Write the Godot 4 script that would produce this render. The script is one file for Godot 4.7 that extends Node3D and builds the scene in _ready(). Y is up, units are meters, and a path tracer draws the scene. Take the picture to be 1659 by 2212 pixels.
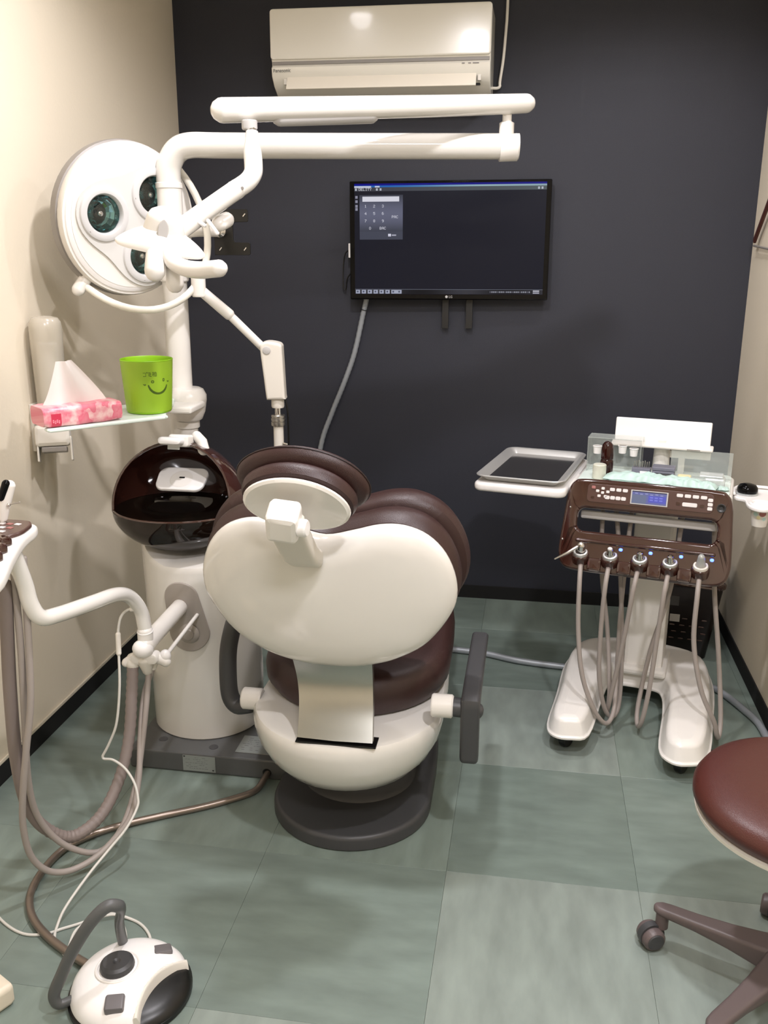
extends Node3D

# ------------------------------------------------------------------ setting out
const XL := -1.435          # left wall
const XR := 0.797           # right wall
const ZB := -3.79           # back wall
const HC := 2.55            # ceiling
var org := Vector3.ZERO     # base of the thing being built; meshes are written relative to it
var mats := {}
var used := {}
var rng := RandomNumberGenerator.new()

func V(x: float, y: float, z: float) -> Vector3:
	return Vector3(x, y, z)

func _ready():
	rng.seed = 7
	# camera
	var cam := Camera3D.new()
	cam.name = "camera"
	cam.fov = 57.885
	cam.near = 0.05
	cam.far = 50.0
	cam.position = V(0, 1.48, 0)
	cam.rotation_order = EULER_ORDER_YXZ
	cam.rotation_degrees = V(-16.161, 9.007, 0.22)
	add_child(cam)
	cam.current = true
	# surroundings: a closed room, so the sky only lies behind the walls
	var env := Environment.new()
	env.background_mode = Environment.BG_COLOR
	env.background_color = Color(0.02, 0.02, 0.02)
	env.tonemap_mode = Environment.TONE_MAPPER_LINEAR
	env.tonemap_exposure = 1.05
	env.sdfgi_enabled = true
	env.ssao_enabled = true
	env.ssil_enabled = true
	var we := WorldEnvironment.new()
	we.name = "environment"
	we.environment = env
	add_child(we)
	make_materials()
	# lights: recessed downlights in the ceiling (position, energy, cone, aim)
	downlight(V(-0.36, HC, -1.98), 2.2, 85.0, "recessed round downlight in the ceiling right above the dental chair")
	downlight(V(-0.86, HC, -2.42), 0.54, 80.0, "recessed round downlight in the ceiling beside the cream left wall")
	downlight(V(0.34, HC, -2.95), 0.82, 76.0, "recessed round downlight in the ceiling above the instrument cart")
	downlight(V(0.50, HC, -1.00), 3.1, 84.0, "recessed round downlight in the ceiling nearest the viewer")
	ceiling_panel(V(0.1, HC, 0.1), "rectangular ceiling light panel behind the viewer")
	room()
	spittoon_unit()
	dental_chair()
	delivery_arms()
	surgical_lamp()
	assistant_arm()
	wall_things()
	cart()
	cart_things()
	floor_things()
	stool()

# ------------------------------------------------------------------ materials
func mat(nm: String, c: Color, rough := 0.5, metal := 0.0, extra := {}) -> StandardMaterial3D:
	var m := StandardMaterial3D.new()
	m.resource_name = nm
	m.albedo_color = c
	m.roughness = rough
	m.metallic = metal
	for k in extra:
		m.set(k, extra[k])
	mats[nm] = m
	return m

func noise_tex(freq: float, sd: int, as_normal := false, strength := 4.0, size := 512, c0 := Color.BLACK, c1 := Color.WHITE, oct := 4) -> NoiseTexture2D:
	var n := FastNoiseLite.new()
	n.seed = sd
	n.noise_type = FastNoiseLite.TYPE_SIMPLEX_SMOOTH
	n.frequency = freq
	n.fractal_octaves = oct
	var t := NoiseTexture2D.new()
	t.width = size
	t.height = size
	t.seamless = true
	t.noise = n
	if as_normal:
		t.as_normal_map = true
		t.bump_strength = strength
	else:
		var g := Gradient.new()
		g.set_color(0, c0)
		g.set_color(1, c1)
		t.color_ramp = g
	return t

func tri(m: StandardMaterial3D, sc: Vector3):
	m.uv1_triplanar = true
	m.uv1_world_triplanar = true
	m.uv1_scale = sc

func make_materials():
	var leather_n := noise_tex(0.09, 3, true, 5.0)
	mat("white", Color(0.90, 0.885, 0.86), 0.3)
	mat("white_gloss", Color(0.87, 0.857, 0.83), 0.16, 0.0, {"clearcoat_enabled": true, "clearcoat": 0.6, "clearcoat_roughness": 0.08})
	mat("white_bright", Color(0.93, 0.92, 0.91), 0.28)
	mat("offwhite", Color(0.86, 0.84, 0.80), 0.4)
	mat("warm_white", Color(0.93, 0.915, 0.87), 0.2, 0.0, {"clearcoat_enabled": true, "clearcoat": 0.5, "clearcoat_roughness": 0.06})
	mat("flap_white", Color(0.93, 0.90, 0.84), 0.35)
	mat("pale_grey", Color(0.72, 0.71, 0.70), 0.4)
	mat("mid_grey", Color(0.56, 0.54, 0.52), 0.4)
	mat("bracket_grey", Color(0.62, 0.59, 0.56), 0.3)
	mat("dark_grey", Color(0.235, 0.235, 0.24), 0.45)
	mat("base_grey", Color(0.33, 0.335, 0.335), 0.42)
	mat("arm_grey", Color(0.25, 0.25, 0.255), 0.4)
	mat("brown_dark", Color(0.09, 0.055, 0.045), 0.3)
	mat("mid_dark", Color(0.40, 0.385, 0.39), 0.4)
	mat("black", Color(0.035, 0.033, 0.032), 0.35)
	mat("black_gloss", Color(0.02, 0.018, 0.02), 0.14, 0.0, {"metallic_specular": 0.3})
	mat("black_matte", Color(0.02, 0.02, 0.02), 0.8)
	var l := mat("leather", Color(0.185, 0.095, 0.085), 0.45, 0.0, {"normal_enabled": true, "normal_texture": leather_n, "normal_scale": 0.35})
	tri(l, V(9, 9, 9))
	var l2 := mat("stool_leather", Color(0.275, 0.12, 0.095), 0.38, 0.0, {"normal_enabled": true, "normal_texture": leather_n, "normal_scale": 0.3})
	tri(l2, V(9, 9, 9))
	var l3 := mat("leather_seam", Color(0.13, 0.07, 0.065), 0.5)
	tri(l3, V(9, 9, 9))
	mat("brown_gloss", Color(0.22, 0.115, 0.09), 0.09, 0.0, {"clearcoat_enabled": true, "clearcoat": 1.0, "clearcoat_roughness": 0.03})
	mat("brown_panel", Color(0.31, 0.22, 0.195), 0.25)
	mat("smoked", Color(0.10, 0.06, 0.04, 0.93), 0.04, 0.0, {"transparency": BaseMaterial3D.TRANSPARENCY_ALPHA})
	mat("chrome", Color(0.86, 0.85, 0.84), 0.12, 1.0)
	mat("steel", Color(0.72, 0.71, 0.69), 0.32, 1.0)
	mat("tray_steel", Color(0.86, 0.86, 0.85), 0.42, 0.75)
	mat("brushed", Color(0.70, 0.70, 0.675), 0.27, 1.0)
	mat("hose", Color(0.60, 0.565, 0.54), 0.5)
	mat("hose_dark", Color(0.50, 0.455, 0.435), 0.55)
	mat("cord", Color(0.80, 0.79, 0.76), 0.45)
	mat("metal_hose", Color(0.55, 0.50, 0.46), 0.34, 0.75)
	mat("silver_hose", Color(0.62, 0.64, 0.66), 0.4, 0.35)
	mat("stool_base", Color(0.36, 0.315, 0.31), 0.42)
	mat("lens_glass", Color(0.3, 0.4, 0.4, 0.05), 0.02, 0.0, {"transparency": BaseMaterial3D.TRANSPARENCY_ALPHA})
	mat("reflector", Color(0.42, 0.60, 0.61), 0.06, 1.0)
	mat("panel_grey", Color(0.82, 0.815, 0.80), 0.4)
	mat("lens_ring", Color(0.80, 0.795, 0.79), 0.4)
	mat("reflector_dark", Color(0.05, 0.045, 0.05), 0.15, 0.6)
	mat("acrylic", Color(0.85, 0.88, 0.86, 0.22), 0.06, 0.0, {"transparency": BaseMaterial3D.TRANSPARENCY_ALPHA})
	mat("clear_plastic", Color(0.86, 0.88, 0.87, 0.4), 0.12, 0.0, {"transparency": BaseMaterial3D.TRANSPARENCY_ALPHA})
	mat("cup_stack", Color(0.84, 0.81, 0.75, 0.6), 0.18, 0.0, {"transparency": BaseMaterial3D.TRANSPARENCY_ALPHA})
	mat("mint", Color(0.87, 0.92, 0.89), 0.35)
	mat("pouch", Color(0.72, 0.82, 0.79), 0.4)
	mat("paper", Color(0.88, 0.92, 0.90), 0.6)
	mat("amber", Color(0.16, 0.03, 0.02), 0.1)
	mat("jar", Color(0.80, 0.80, 0.74), 0.35)
	mat("yellow", Color(0.88, 0.84, 0.66), 0.5)
	mat("violet_grey", Color(0.42, 0.42, 0.47), 0.4)
	mat("tissue", Color(0.90, 0.87, 0.85), 0.9, 0.0, {"backlight_enabled": true, "backlight": Color(0.35, 0.34, 0.33)})
	mat("wood", Color(0.30, 0.14, 0.10), 0.4)
	mat("bin", Color(0.55, 0.75, 0.10), 0.4)
	mat("button_white", Color(0.86, 0.84, 0.83), 0.4)
	mat("button_pink", Color(0.62, 0.40, 0.38), 0.4)
	mat("led", Color(0.05, 0.08, 0.9), 0.3, 0.0, {"emission_enabled": true, "emission": Color(0.25, 0.35, 1.0), "emission_energy_multiplier": 8.0})
	mat("lamp_glow", Color(1, 1, 1), 0.4, 0.0, {"emission_enabled": true, "emission": Color(1.0, 0.98, 0.98), "emission_energy_multiplier": 12.0})
	mat("ceiling", Color(0.94, 0.935, 0.92), 0.9)
	# walls
	var wn := noise_tex(0.05, 21, true, 2.5)
	var w := mat("wall_cream", Color(0.90, 0.857, 0.775), 0.75, 0.0, {"normal_enabled": true, "normal_texture": wn, "normal_scale": 0.12})
	tri(w, V(2.2, 2.2, 2.2))
	var bn := noise_tex(0.2, 22, true, 6.0)
	var b := mat("wall_navy", Color(1, 1, 1), 0.55, 0.0, {"normal_enabled": true, "normal_texture": bn, "normal_scale": 0.3, "albedo_texture": noise_tex(0.12, 23, false, 1.0, 512, Color(0.125, 0.132, 0.17), Color(0.168, 0.177, 0.22), 5)})
	tri(b, V(4, 9, 4))
	mat("floor_bed", Color(0.45, 0.49, 0.46), 0.5)
	mat("trim_cream", Color(0.84, 0.80, 0.72), 0.45)
	# floor tiles: four tones of a streaked grey green
	for k in 4:
		var c0: Color = [Color(0.425, 0.47, 0.44), Color(0.392, 0.437, 0.41), Color(0.465, 0.50, 0.475), Color(0.407, 0.452, 0.426)][k]
		var c1: Color = c0 * 1.16
		c1.a = 1.0
		var t := mat("tile_%d" % k, Color(1, 1, 1), 0.34, 0.0, {"albedo_texture": noise_tex(0.012, 40 + k, false, 1.0, 512, c0, c1, 5)})
		tri(t, V(2.2, 2.2, 0.7) if k % 2 == 0 else V(0.7, 2.2, 2.2))
		t.uv1_offset = V(k * 0.37, 0, k * 0.21)

# ------------------------------------------------------------------ nodes
func numbered(nm: String) -> String:
	if not used.has(nm):
		used[nm] = 0
		return nm
	used[nm] += 1
	return "%s_%03d" % [nm, used[nm]]

func thing(nm: String, label: String, cat: String, at: Vector3, group := "", turn := 0.0) -> Node3D:
	var o := Node3D.new()
	o.name = numbered(nm)
	add_child(o)
	o.position = at
	o.rotation.y = turn
	tag(o, label, cat, group)
	org = at if turn == 0.0 else Vector3.ZERO
	return o

func tag(o: Node, label: String, cat := "", group := ""):
	if label:
		o.set_meta("label", label)
	if cat:
		o.set_meta("category", cat)
	if group:
		o.set_meta("group", group)

func part(parent: Node, nm: String, m, material: String, label := "") -> MeshInstance3D:
	var o := MeshInstance3D.new()
	o.name = nm
	o.mesh = m if m is Mesh else commit(m)
	o.material_override = mats[material]
	o.cast_shadow = GeometryInstance3D.SHADOW_CASTING_SETTING_ON
	parent.add_child(o, true)
	if label:
		o.set_meta("label", label)
	return o

func struct(nm: String, m, material: String, label: String, cat: String) -> MeshInstance3D:
	org = Vector3.ZERO
	var o := part(self, nm, m, material)
	o.set_meta("kind", "structure")
	tag(o, label, cat)
	return o

# ------------------------------------------------------------------ mesh building
# A mesh under construction: {v: points, uv: uvs, i: triangle indices}
func nm() -> Dictionary:
	return {"v": PackedVector3Array(), "uv": PackedVector2Array(), "i": PackedInt32Array()}

# Joins rings of equal length; caps are fans round the ring's middle. Faces are turned outward.
func loft(m: Dictionary, rings: Array, cap0 := true, cap1 := true, wrap := true, loop := false, flip := false):
	var n: int = rings[0].size()
	var cols := n + 1 if wrap else n
	var vs := PackedVector3Array()
	var us := PackedVector2Array()
	var ix := PackedInt32Array()
	var rc := rings.size()
	for r in rc:
		for j in cols:
			vs.append(rings[r][j % n])
			us.append(Vector2(float(j) / (cols - 1), 1.0 - float(r) / maxf(1.0, rc - 1)))
	for r in (rc if loop else rc - 1):
		var r2 := (r + 1) % rc
		for j in cols - 1:
			var a := r * cols + j
			var b := a + 1
			var c := r2 * cols + j
			var d := c + 1
			ix.append_array([a, c, b, b, c, d])
	for e in 2:
		if (e == 0 and not cap0) or (e == 1 and not cap1):
			continue
		var ring = rings[0] if e == 0 else rings[rc - 1]
		var mid := Vector3.ZERO
		for p in ring:
			mid += p
		mid /= n
		var s := vs.size()
		vs.append(mid)
		us.append(Vector2(0.5, 0.5))
		for p in ring:
			vs.append(p)
			us.append(Vector2(0.5, 0.5))
		for j in n:
			var a := s + 1 + j
			var b := s + 1 + (j + 1) % n
			if e == 0:
				ix.append_array([s, a, b])
			else:
				ix.append_array([s, b, a])
	add_tris(m, vs, us, ix, flip)

func add_tris(m: Dictionary, vs: PackedVector3Array, us: PackedVector2Array, ix: PackedInt32Array, flip := false):
	var mid := Vector3.ZERO
	for p in vs:
		mid += p
	mid /= vs.size()
	var vol := 0.0
	for t in range(0, ix.size(), 3):
		var a := vs[ix[t]] - mid
		var b := vs[ix[t + 1]] - mid
		var c := vs[ix[t + 2]] - mid
		vol += a.dot(c.cross(b))
	if (vol < 0.0) != flip:
		for t in range(0, ix.size(), 3):
			var k := ix[t + 1]
			ix[t + 1] = ix[t + 2]
			ix[t + 2] = k
	var s: int = m.v.size()
	m.v.append_array(vs)
	m.uv.append_array(us)
	for k in ix.size():
		ix[k] += s
	m.i.append_array(ix)

func xform(m: Dictionary, t: Transform3D) -> Dictionary:
	for k in m.v.size():
		m.v[k] = t * m.v[k]
	return m

func join(a: Dictionary, b: Dictionary) -> Dictionary:
	var s: int = a.v.size()
	a.v.append_array(b.v)
	a.uv.append_array(b.uv)
	for k in b.i:
		a.i.append(k + s)
	return a

# Normals are shared across edges flatter than the crease angle.
func commit(m: Dictionary, crease := 38.0) -> ArrayMesh:
	var cc := cos(deg_to_rad(crease))
	var fn := PackedVector3Array()
	var at := {}
	var nt: int = m.i.size() / 3
	for t in nt:
		var a: Vector3 = m.v[m.i[t * 3]]
		var b: Vector3 = m.v[m.i[t * 3 + 1]]
		var c: Vector3 = m.v[m.i[t * 3 + 2]]
		var n := (c - a).cross(b - a)
		fn.append(n)
		if n.length_squared() < 1e-20:
			continue
		for p in [a, b, c]:
			var key := Vector3i((p * 20000.0).round())
			if not at.has(key):
				at[key] = []
			at[key].append(t)
	var ov := PackedVector3Array()
	var on := PackedVector3Array()
	var ou := PackedVector2Array()
	for t in nt:
		if fn[t].length_squared() < 1e-20:
			continue
		var n0 := fn[t].normalized()
		for k in 3:
			var vi: int = m.i[t * 3 + k]
			var p: Vector3 = m.v[vi]
			var sum := Vector3.ZERO
			for o in at[Vector3i((p * 20000.0).round())]:
				if fn[o].normalized().dot(n0) > cc:
					sum += fn[o]
			ov.append(p - org)
			on.append(sum.normalized() if sum.length_squared() > 0.0 else n0)
			ou.append(m.uv[vi])
	var arr := []
	arr.resize(Mesh.ARRAY_MAX)
	arr[Mesh.ARRAY_VERTEX] = ov
	arr[Mesh.ARRAY_NORMAL] = on
	arr[Mesh.ARRAY_TEX_UV] = ou
	var am := ArrayMesh.new()
	am.add_surface_from_arrays(Mesh.PRIMITIVE_TRIANGLES, arr)
	return am

func smooth(pts: Array, per := 6) -> Array:
	var out := []
	var n := pts.size()
	for k in n - 1:
		var p0: Vector3 = pts[maxi(k - 1, 0)]
		var p1: Vector3 = pts[k]
		var p2: Vector3 = pts[k + 1]
		var p3: Vector3 = pts[mini(k + 2, n - 1)]
		for s in per:
			out.append(p1.cubic_interpolate(p2, p0, p3, float(s) / per))
	out.append(pts[n - 1])
	return out

func smooth2(pts: Array, per := 4, closed := true) -> Array:
	var out := []
	var n := pts.size()
	for k in (n if closed else n - 1):
		var p0: Vector2 = pts[(k - 1 + n) % n] if closed else pts[maxi(k - 1, 0)]
		var p1: Vector2 = pts[k]
		var p2: Vector2 = pts[(k + 1) % n]
		var p3: Vector2 = pts[(k + 2) % n] if closed else pts[mini(k + 2, n - 1)]
		for s in per:
			out.append(p1.cubic_interpolate(p2, p0, p3, float(s) / per))
	if not closed:
		out.append(pts[n - 1])
	return out

# A tube along a path; radius is a number or one per point; flat squashes it along its second axis.
func tube(m: Dictionary, path: Array, radius, n := 12, round_ends := true, flat := 1.0, up := Vector3.ZERO) -> Dictionary:
	var rings := []
	var c := path.size()
	var t0: Vector3 = (path[1] - path[0]).normalized()
	var x := t0.cross(up if up != Vector3.ZERO else (Vector3.UP if absf(t0.y) < 0.9 else Vector3.RIGHT)).normalized()
	var prev := t0
	for k in c:
		var t: Vector3 = (path[mini(k + 1, c - 1)] - path[maxi(k - 1, 0)]).normalized()
		if up != Vector3.ZERO:
			x = t.cross(up).normalized()
		else:
			var ax := prev.cross(t)
			if ax.length() > 1e-6:
				x = x.rotated(ax.normalized(), prev.angle_to(t))
			x = (x - t * x.dot(t)).normalized()
		prev = t
		var y := t.cross(x)
		var r: float = radius[k] if radius is Array else radius
		if round_ends and k == 0:
			for e in [[0.3, 0.95], [0.75, 0.66], [0.95, 0.3]]:
				rings.push_front(ring(path[k] - t * r * e[0] * flat, x, y, r * e[1], n, flat))
		rings.append(ring(path[k], x, y, r, n, flat))
		if round_ends and k == c - 1:
			for e in [[0.3, 0.95], [0.75, 0.66], [0.95, 0.3]]:
				rings.append(ring(path[k] + t * r * e[0] * flat, x, y, r * e[1], n, flat))
	loft(m, rings)
	return m

func ring(o: Vector3, x: Vector3, y: Vector3, r: float, n: int, flat := 1.0) -> PackedVector3Array:
	var a := PackedVector3Array()
	for j in n:
		var q := TAU * j / n
		a.append(o + x * cos(q) * r + y * sin(q) * r * flat)
	return a

# profile: [r, y] pairs from bottom to top round the y axis; j = n / 2 faces +z
func lathe(profile: Array, n := 32, t := Transform3D.IDENTITY, cap0 := true, cap1 := true, flip := false) -> Dictionary:
	var rings := []
	for p in profile:
		var a := PackedVector3Array()
		for j in n:
			var q := TAU * j / n - PI
			a.append(t * V(p[0] * sin(q), p[1], p[0] * cos(q)))
		rings.append(a)
	var m := nm()
	loft(m, rings, cap0, cap1, true, false, flip)
	return m

func at(p: Vector3, b := Basis.IDENTITY) -> Transform3D:
	return Transform3D(b, p)

# a basis whose y points along d
func along(d: Vector3) -> Basis:
	var y := d.normalized()
	var x := y.cross(Vector3.FORWARD if absf(y.z) < 0.9 else Vector3.UP).normalized()
	return Basis(x, y, x.cross(y))

func rrect(w: float, h: float, r: float, n := 4) -> Array:
	var out := []
	r = minf(r, minf(w, h) / 2.0 - 1e-5)
	for c in 4:
		var cx: float = (w / 2 - r) * [1, -1, -1, 1][c]
		var cy: float = (h / 2 - r) * [1, 1, -1, -1][c]
		for k in n + 1:
			var q := PI / 2 * (c + float(k) / n)
			out.append(Vector2(cx + cos(q) * r, cy + sin(q) * r))
	return out

# an outline moved inward along its normals
func inset(o: Array, d: float) -> Array:
	if absf(d) < 1e-7:
		return o
	var area := 0.0
	var n := o.size()
	for k in n:
		area += o[k].cross(o[(k + 1) % n])
	var s := signf(area)
	var out := []
	for k in n:
		var a: Vector2 = (o[k] - o[(k - 1 + n) % n]).normalized()
		var b: Vector2 = (o[(k + 1) % n] - o[k]).normalized()
		var na := Vector2(-a.y, a.x) * s
		var nb := Vector2(-b.y, b.x) * s
		var q := na + nb
		q = q / maxf(q.dot(na), 0.4) if q.length() > 1e-6 else na
		out.append(o[k] + q * d)
	# edges turned round by a deep inset are drawn together
	for pass_ in 6:
		var bad := false
		for k in n:
			var k2 := (k + 1) % n
			if (out[k2] - out[k]).dot(o[k2] - o[k]) < 0.0:
				var mid: Vector2 = (out[k] + out[k2]) / 2
				out[k] = mid
				out[k2] = mid
				bad = true
		if not bad:
			break
	return out

func clean(o: Array) -> PackedVector2Array:
	var q := PackedVector2Array()
	for p in o:
		if q.is_empty() or q[q.size() - 1].distance_to(p) > 1e-5:
			q.append(p)
	while q.size() > 3 and q[0].distance_to(q[q.size() - 1]) < 1e-5:
		q.remove_at(q.size() - 1)
	return q

func lift(o: Array, z: float, t: Transform3D) -> PackedVector3Array:
	var a := PackedVector3Array()
	for p in o:
		a.append(t * V(p.x, p.y, z))
	return a

# a plate: an outline in xy pulled from z = 0 to z = depth, edges rounded by bevel
func slab(o: Array, depth: float, bevel: float, t := Transform3D.IDENTITY, steps := 3, back_bevel := -1.0) -> Dictionary:
	var m := nm()
	var bb := bevel if back_bevel < 0.0 else back_bevel
	var rings := []
	for k in steps + 1:
		var q := PI / 2 * k / steps
		rings.append(lift(inset(o, bb * (1 - sin(q))), bb * (1 - cos(q)), t))
	for k in steps + 1:
		var q := PI / 2 * k / steps
		rings.append(lift(inset(o, bevel * (1 - cos(q))), depth - bevel * (1 - sin(q)), t))
	loft(m, rings, false, false)
	for e in 2:
		var oo: Array = Array(clean(inset(o, bb if e == 0 else bevel)))
		var ix := Geometry2D.triangulate_polygon(PackedVector2Array(oo))
		if ix.is_empty():
			var best: Array = []
			for piece in Geometry2D.offset_polygon(PackedVector2Array(o), -(bb if e == 0 else bevel)):
				if piece.size() > best.size():
					best = Array(piece)
			if best.size() > 2:
				oo = best
				ix = Geometry2D.triangulate_polygon(PackedVector2Array(oo))
			if ix.is_empty():
				print("cap not filled ", oo.size())
		var vs := lift(oo, 0.0 if e == 0 else depth, t)
		var us := PackedVector2Array()
		for p in oo:
			us.append(p)
		var want := t.basis.z * (-1.0 if e == 0 else 1.0)
		for k in range(0, ix.size(), 3):
			var nrm := (vs[ix[k + 2]] - vs[ix[k]]).cross(vs[ix[k + 1]] - vs[ix[k]])
			if nrm.dot(want) < 0.0:
				var z := ix[k + 1]
				ix[k + 1] = ix[k + 2]
				ix[k + 2] = z
		var s: int = m.v.size()
		m.v.append_array(vs)
		m.uv.append_array(us)
		for k in ix:
			m.i.append(k + s)
	return m

# a plate with a hole: both outlines have the same number of points
func frame(o: Array, hole: Array, depth: float, bevel: float, t := Transform3D.IDENTITY) -> Dictionary:
	var m := nm()
	var rings := []
	rings.append(lift(inset(o, bevel), 0, t))
	rings.append(lift(o, bevel, t))
	for k in 4:
		var q := PI / 2 * k / 3
		rings.append(lift(inset(o, bevel * (1 - cos(q))), depth - bevel * (1 - sin(q)), t))
	for k in 4:
		var q := PI / 2 * (3 - k) / 3
		rings.append(lift(inset(hole, -bevel * (1 - cos(q))), depth - bevel * (1 - sin(q)), t))
	rings.append(lift(hole, bevel, t))
	rings.append(lift(inset(hole, -bevel), 0, t))
	loft(m, rings, false, false, true, true)
	return m

# a box with rounded edges, centred; size x, y, z
func box(size: Vector3, bevel: float, t := Transform3D.IDENTITY, corner := -1.0, steps := 2) -> Dictionary:
	var tt := t * at(V(0, 0, -size.z / 2))
	return slab(rrect(size.x, size.y, maxf(corner if corner >= 0 else bevel, bevel + 0.0003), 4), size.z, bevel, tt, steps)

# a box by two corners
func bx(a: Vector3, b: Vector3, bevel := 0.002) -> Dictionary:
	return box((b - a).abs(), bevel, at((a + b) / 2))

func rot(x: float, y: float, z := 0.0) -> Basis:
	return Basis.from_euler(V(deg_to_rad(x), deg_to_rad(y), deg_to_rad(z)), EULER_ORDER_YXZ)

func ball(c: Vector3, r: Vector3, n := 20) -> Dictionary:
	var pr := []
	for k in 11:
		var q := -PI / 2 + PI * k / 10
		pr.append([maxf(cos(q), 0.0005), sin(q)])
	return lathe(pr, n, at(c, Basis.from_scale(r)))

func torus(R: float, r: float, t: Transform3D, n := 28, k := 10) -> Dictionary:
	var rings := []
	for j in n:
		var q := TAU * j / n
		var d := V(cos(q), 0, sin(q))
		var a := PackedVector3Array()
		for i in k:
			var w := TAU * i / k
			a.append(t * (d * (R + r * cos(w)) + V(0, r * sin(w), 0)))
		rings.append(a)
	var m := nm()
	loft(m, rings, false, false, true, true)
	return m

func quad(a: Vector3, b: Vector3, c: Vector3, d: Vector3) -> Dictionary:   # lower left, lower right, upper right, upper left as seen
	var m := nm()
	m.v = PackedVector3Array([a, b, c, d])
	m.uv = PackedVector2Array([Vector2(0, 1), Vector2(1, 1), Vector2(1, 0), Vector2(0, 0)])
	m.i = PackedInt32Array([0, 2, 1, 0, 3, 2])
	return m

func text(s: String, size: float, depth := 0.0006, mono := false) -> TextMesh:
	var f := SystemFont.new()
	f.font_names = PackedStringArray(["Droid Sans Mono" if mono else "Droid Sans"])
	var t := TextMesh.new()
	t.text = s
	t.font = f
	t.font_size = 32
	t.pixel_size = size / 32.0
	t.depth = depth
	t.curve_step = 2.0
	return t

func write(parent: Node, nm_: String, s: String, size: float, material: String, t: Transform3D, mono := false):
	var o := part(parent, nm_, text(s, size, 0.0006, mono), material)
	t.origin -= org
	o.transform = t

# ------------------------------------------------------------------ lights
func downlight(p: Vector3, energy: float, cone: float, label: String):
	var t := thing("downlight", label, "ceiling light", p)
	part(t, "trim_ring", lathe([[0.05, -0.012], [0.062, -0.012], [0.066, -0.006], [0.066, 0.0], [0.052, 0.0], [0.048, -0.004]], 28, at(p), false, false), "white")
	part(t, "lamp_disc", lathe([[0.049, -0.006], [0.049, -0.003]], 24, at(p)), "lamp_glow")
	var l := SpotLight3D.new()
	l.name = "lamp"
	l.position = V(0, -0.02, 0)
	l.rotation_degrees = V(-90, 0, 0)
	l.spot_angle = cone
	l.spot_angle_attenuation = 0.5
	l.spot_attenuation = 2.0
	l.spot_range = 12.0
	l.light_energy = energy
	l.light_size = 0.05
	l.light_color = Color(0.985, 0.97, 0.99)
	l.shadow_enabled = true
	t.add_child(l)

func ceiling_panel(p: Vector3, label: String):
	var t := thing("ceiling_panel", label, "ceiling light", p)
	part(t, "frame", box(V(0.66, 0.02, 0.36), 0.004, at(p + V(0, -0.01, 0))), "white")
	part(t, "diffuser", box(V(0.6, 0.004, 0.3), 0.001, at(p + V(0, -0.022, 0))), "lamp_glow")
	var l := AreaLight3D.new()
	l.name = "lamp"
	l.position = V(0, -0.03, 0)
	l.rotation_degrees = V(-90, 0, 0)
	l.area_size = Vector2(0.6, 0.3)
	l.light_energy = 2.5
	l.light_color = Color(0.985, 0.97, 0.99)
	l.shadow_enabled = true
	t.add_child(l)

# ------------------------------------------------------------------ room
# tones of the tiles that show (column, row): 0 middle, 1 darkest, 2 lightest, 3 dark
const TONE := {Vector2i(3, 3): 1, Vector2i(4, 3): 3, Vector2i(3, 4): 2, Vector2i(2, 4): 3, Vector2i(2, 3): 0, Vector2i(4, 4): 2, Vector2i(3, 2): 2, Vector2i(2, 5): 2, Vector2i(3, 1): 1, Vector2i(3, 5): 2, Vector2i(1, 3): 0, Vector2i(1, 4): 3, Vector2i(4, 2): 0, Vector2i(3, 0): 0, Vector2i(1, 5): 0, Vector2i(0, 4): 0}

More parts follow.
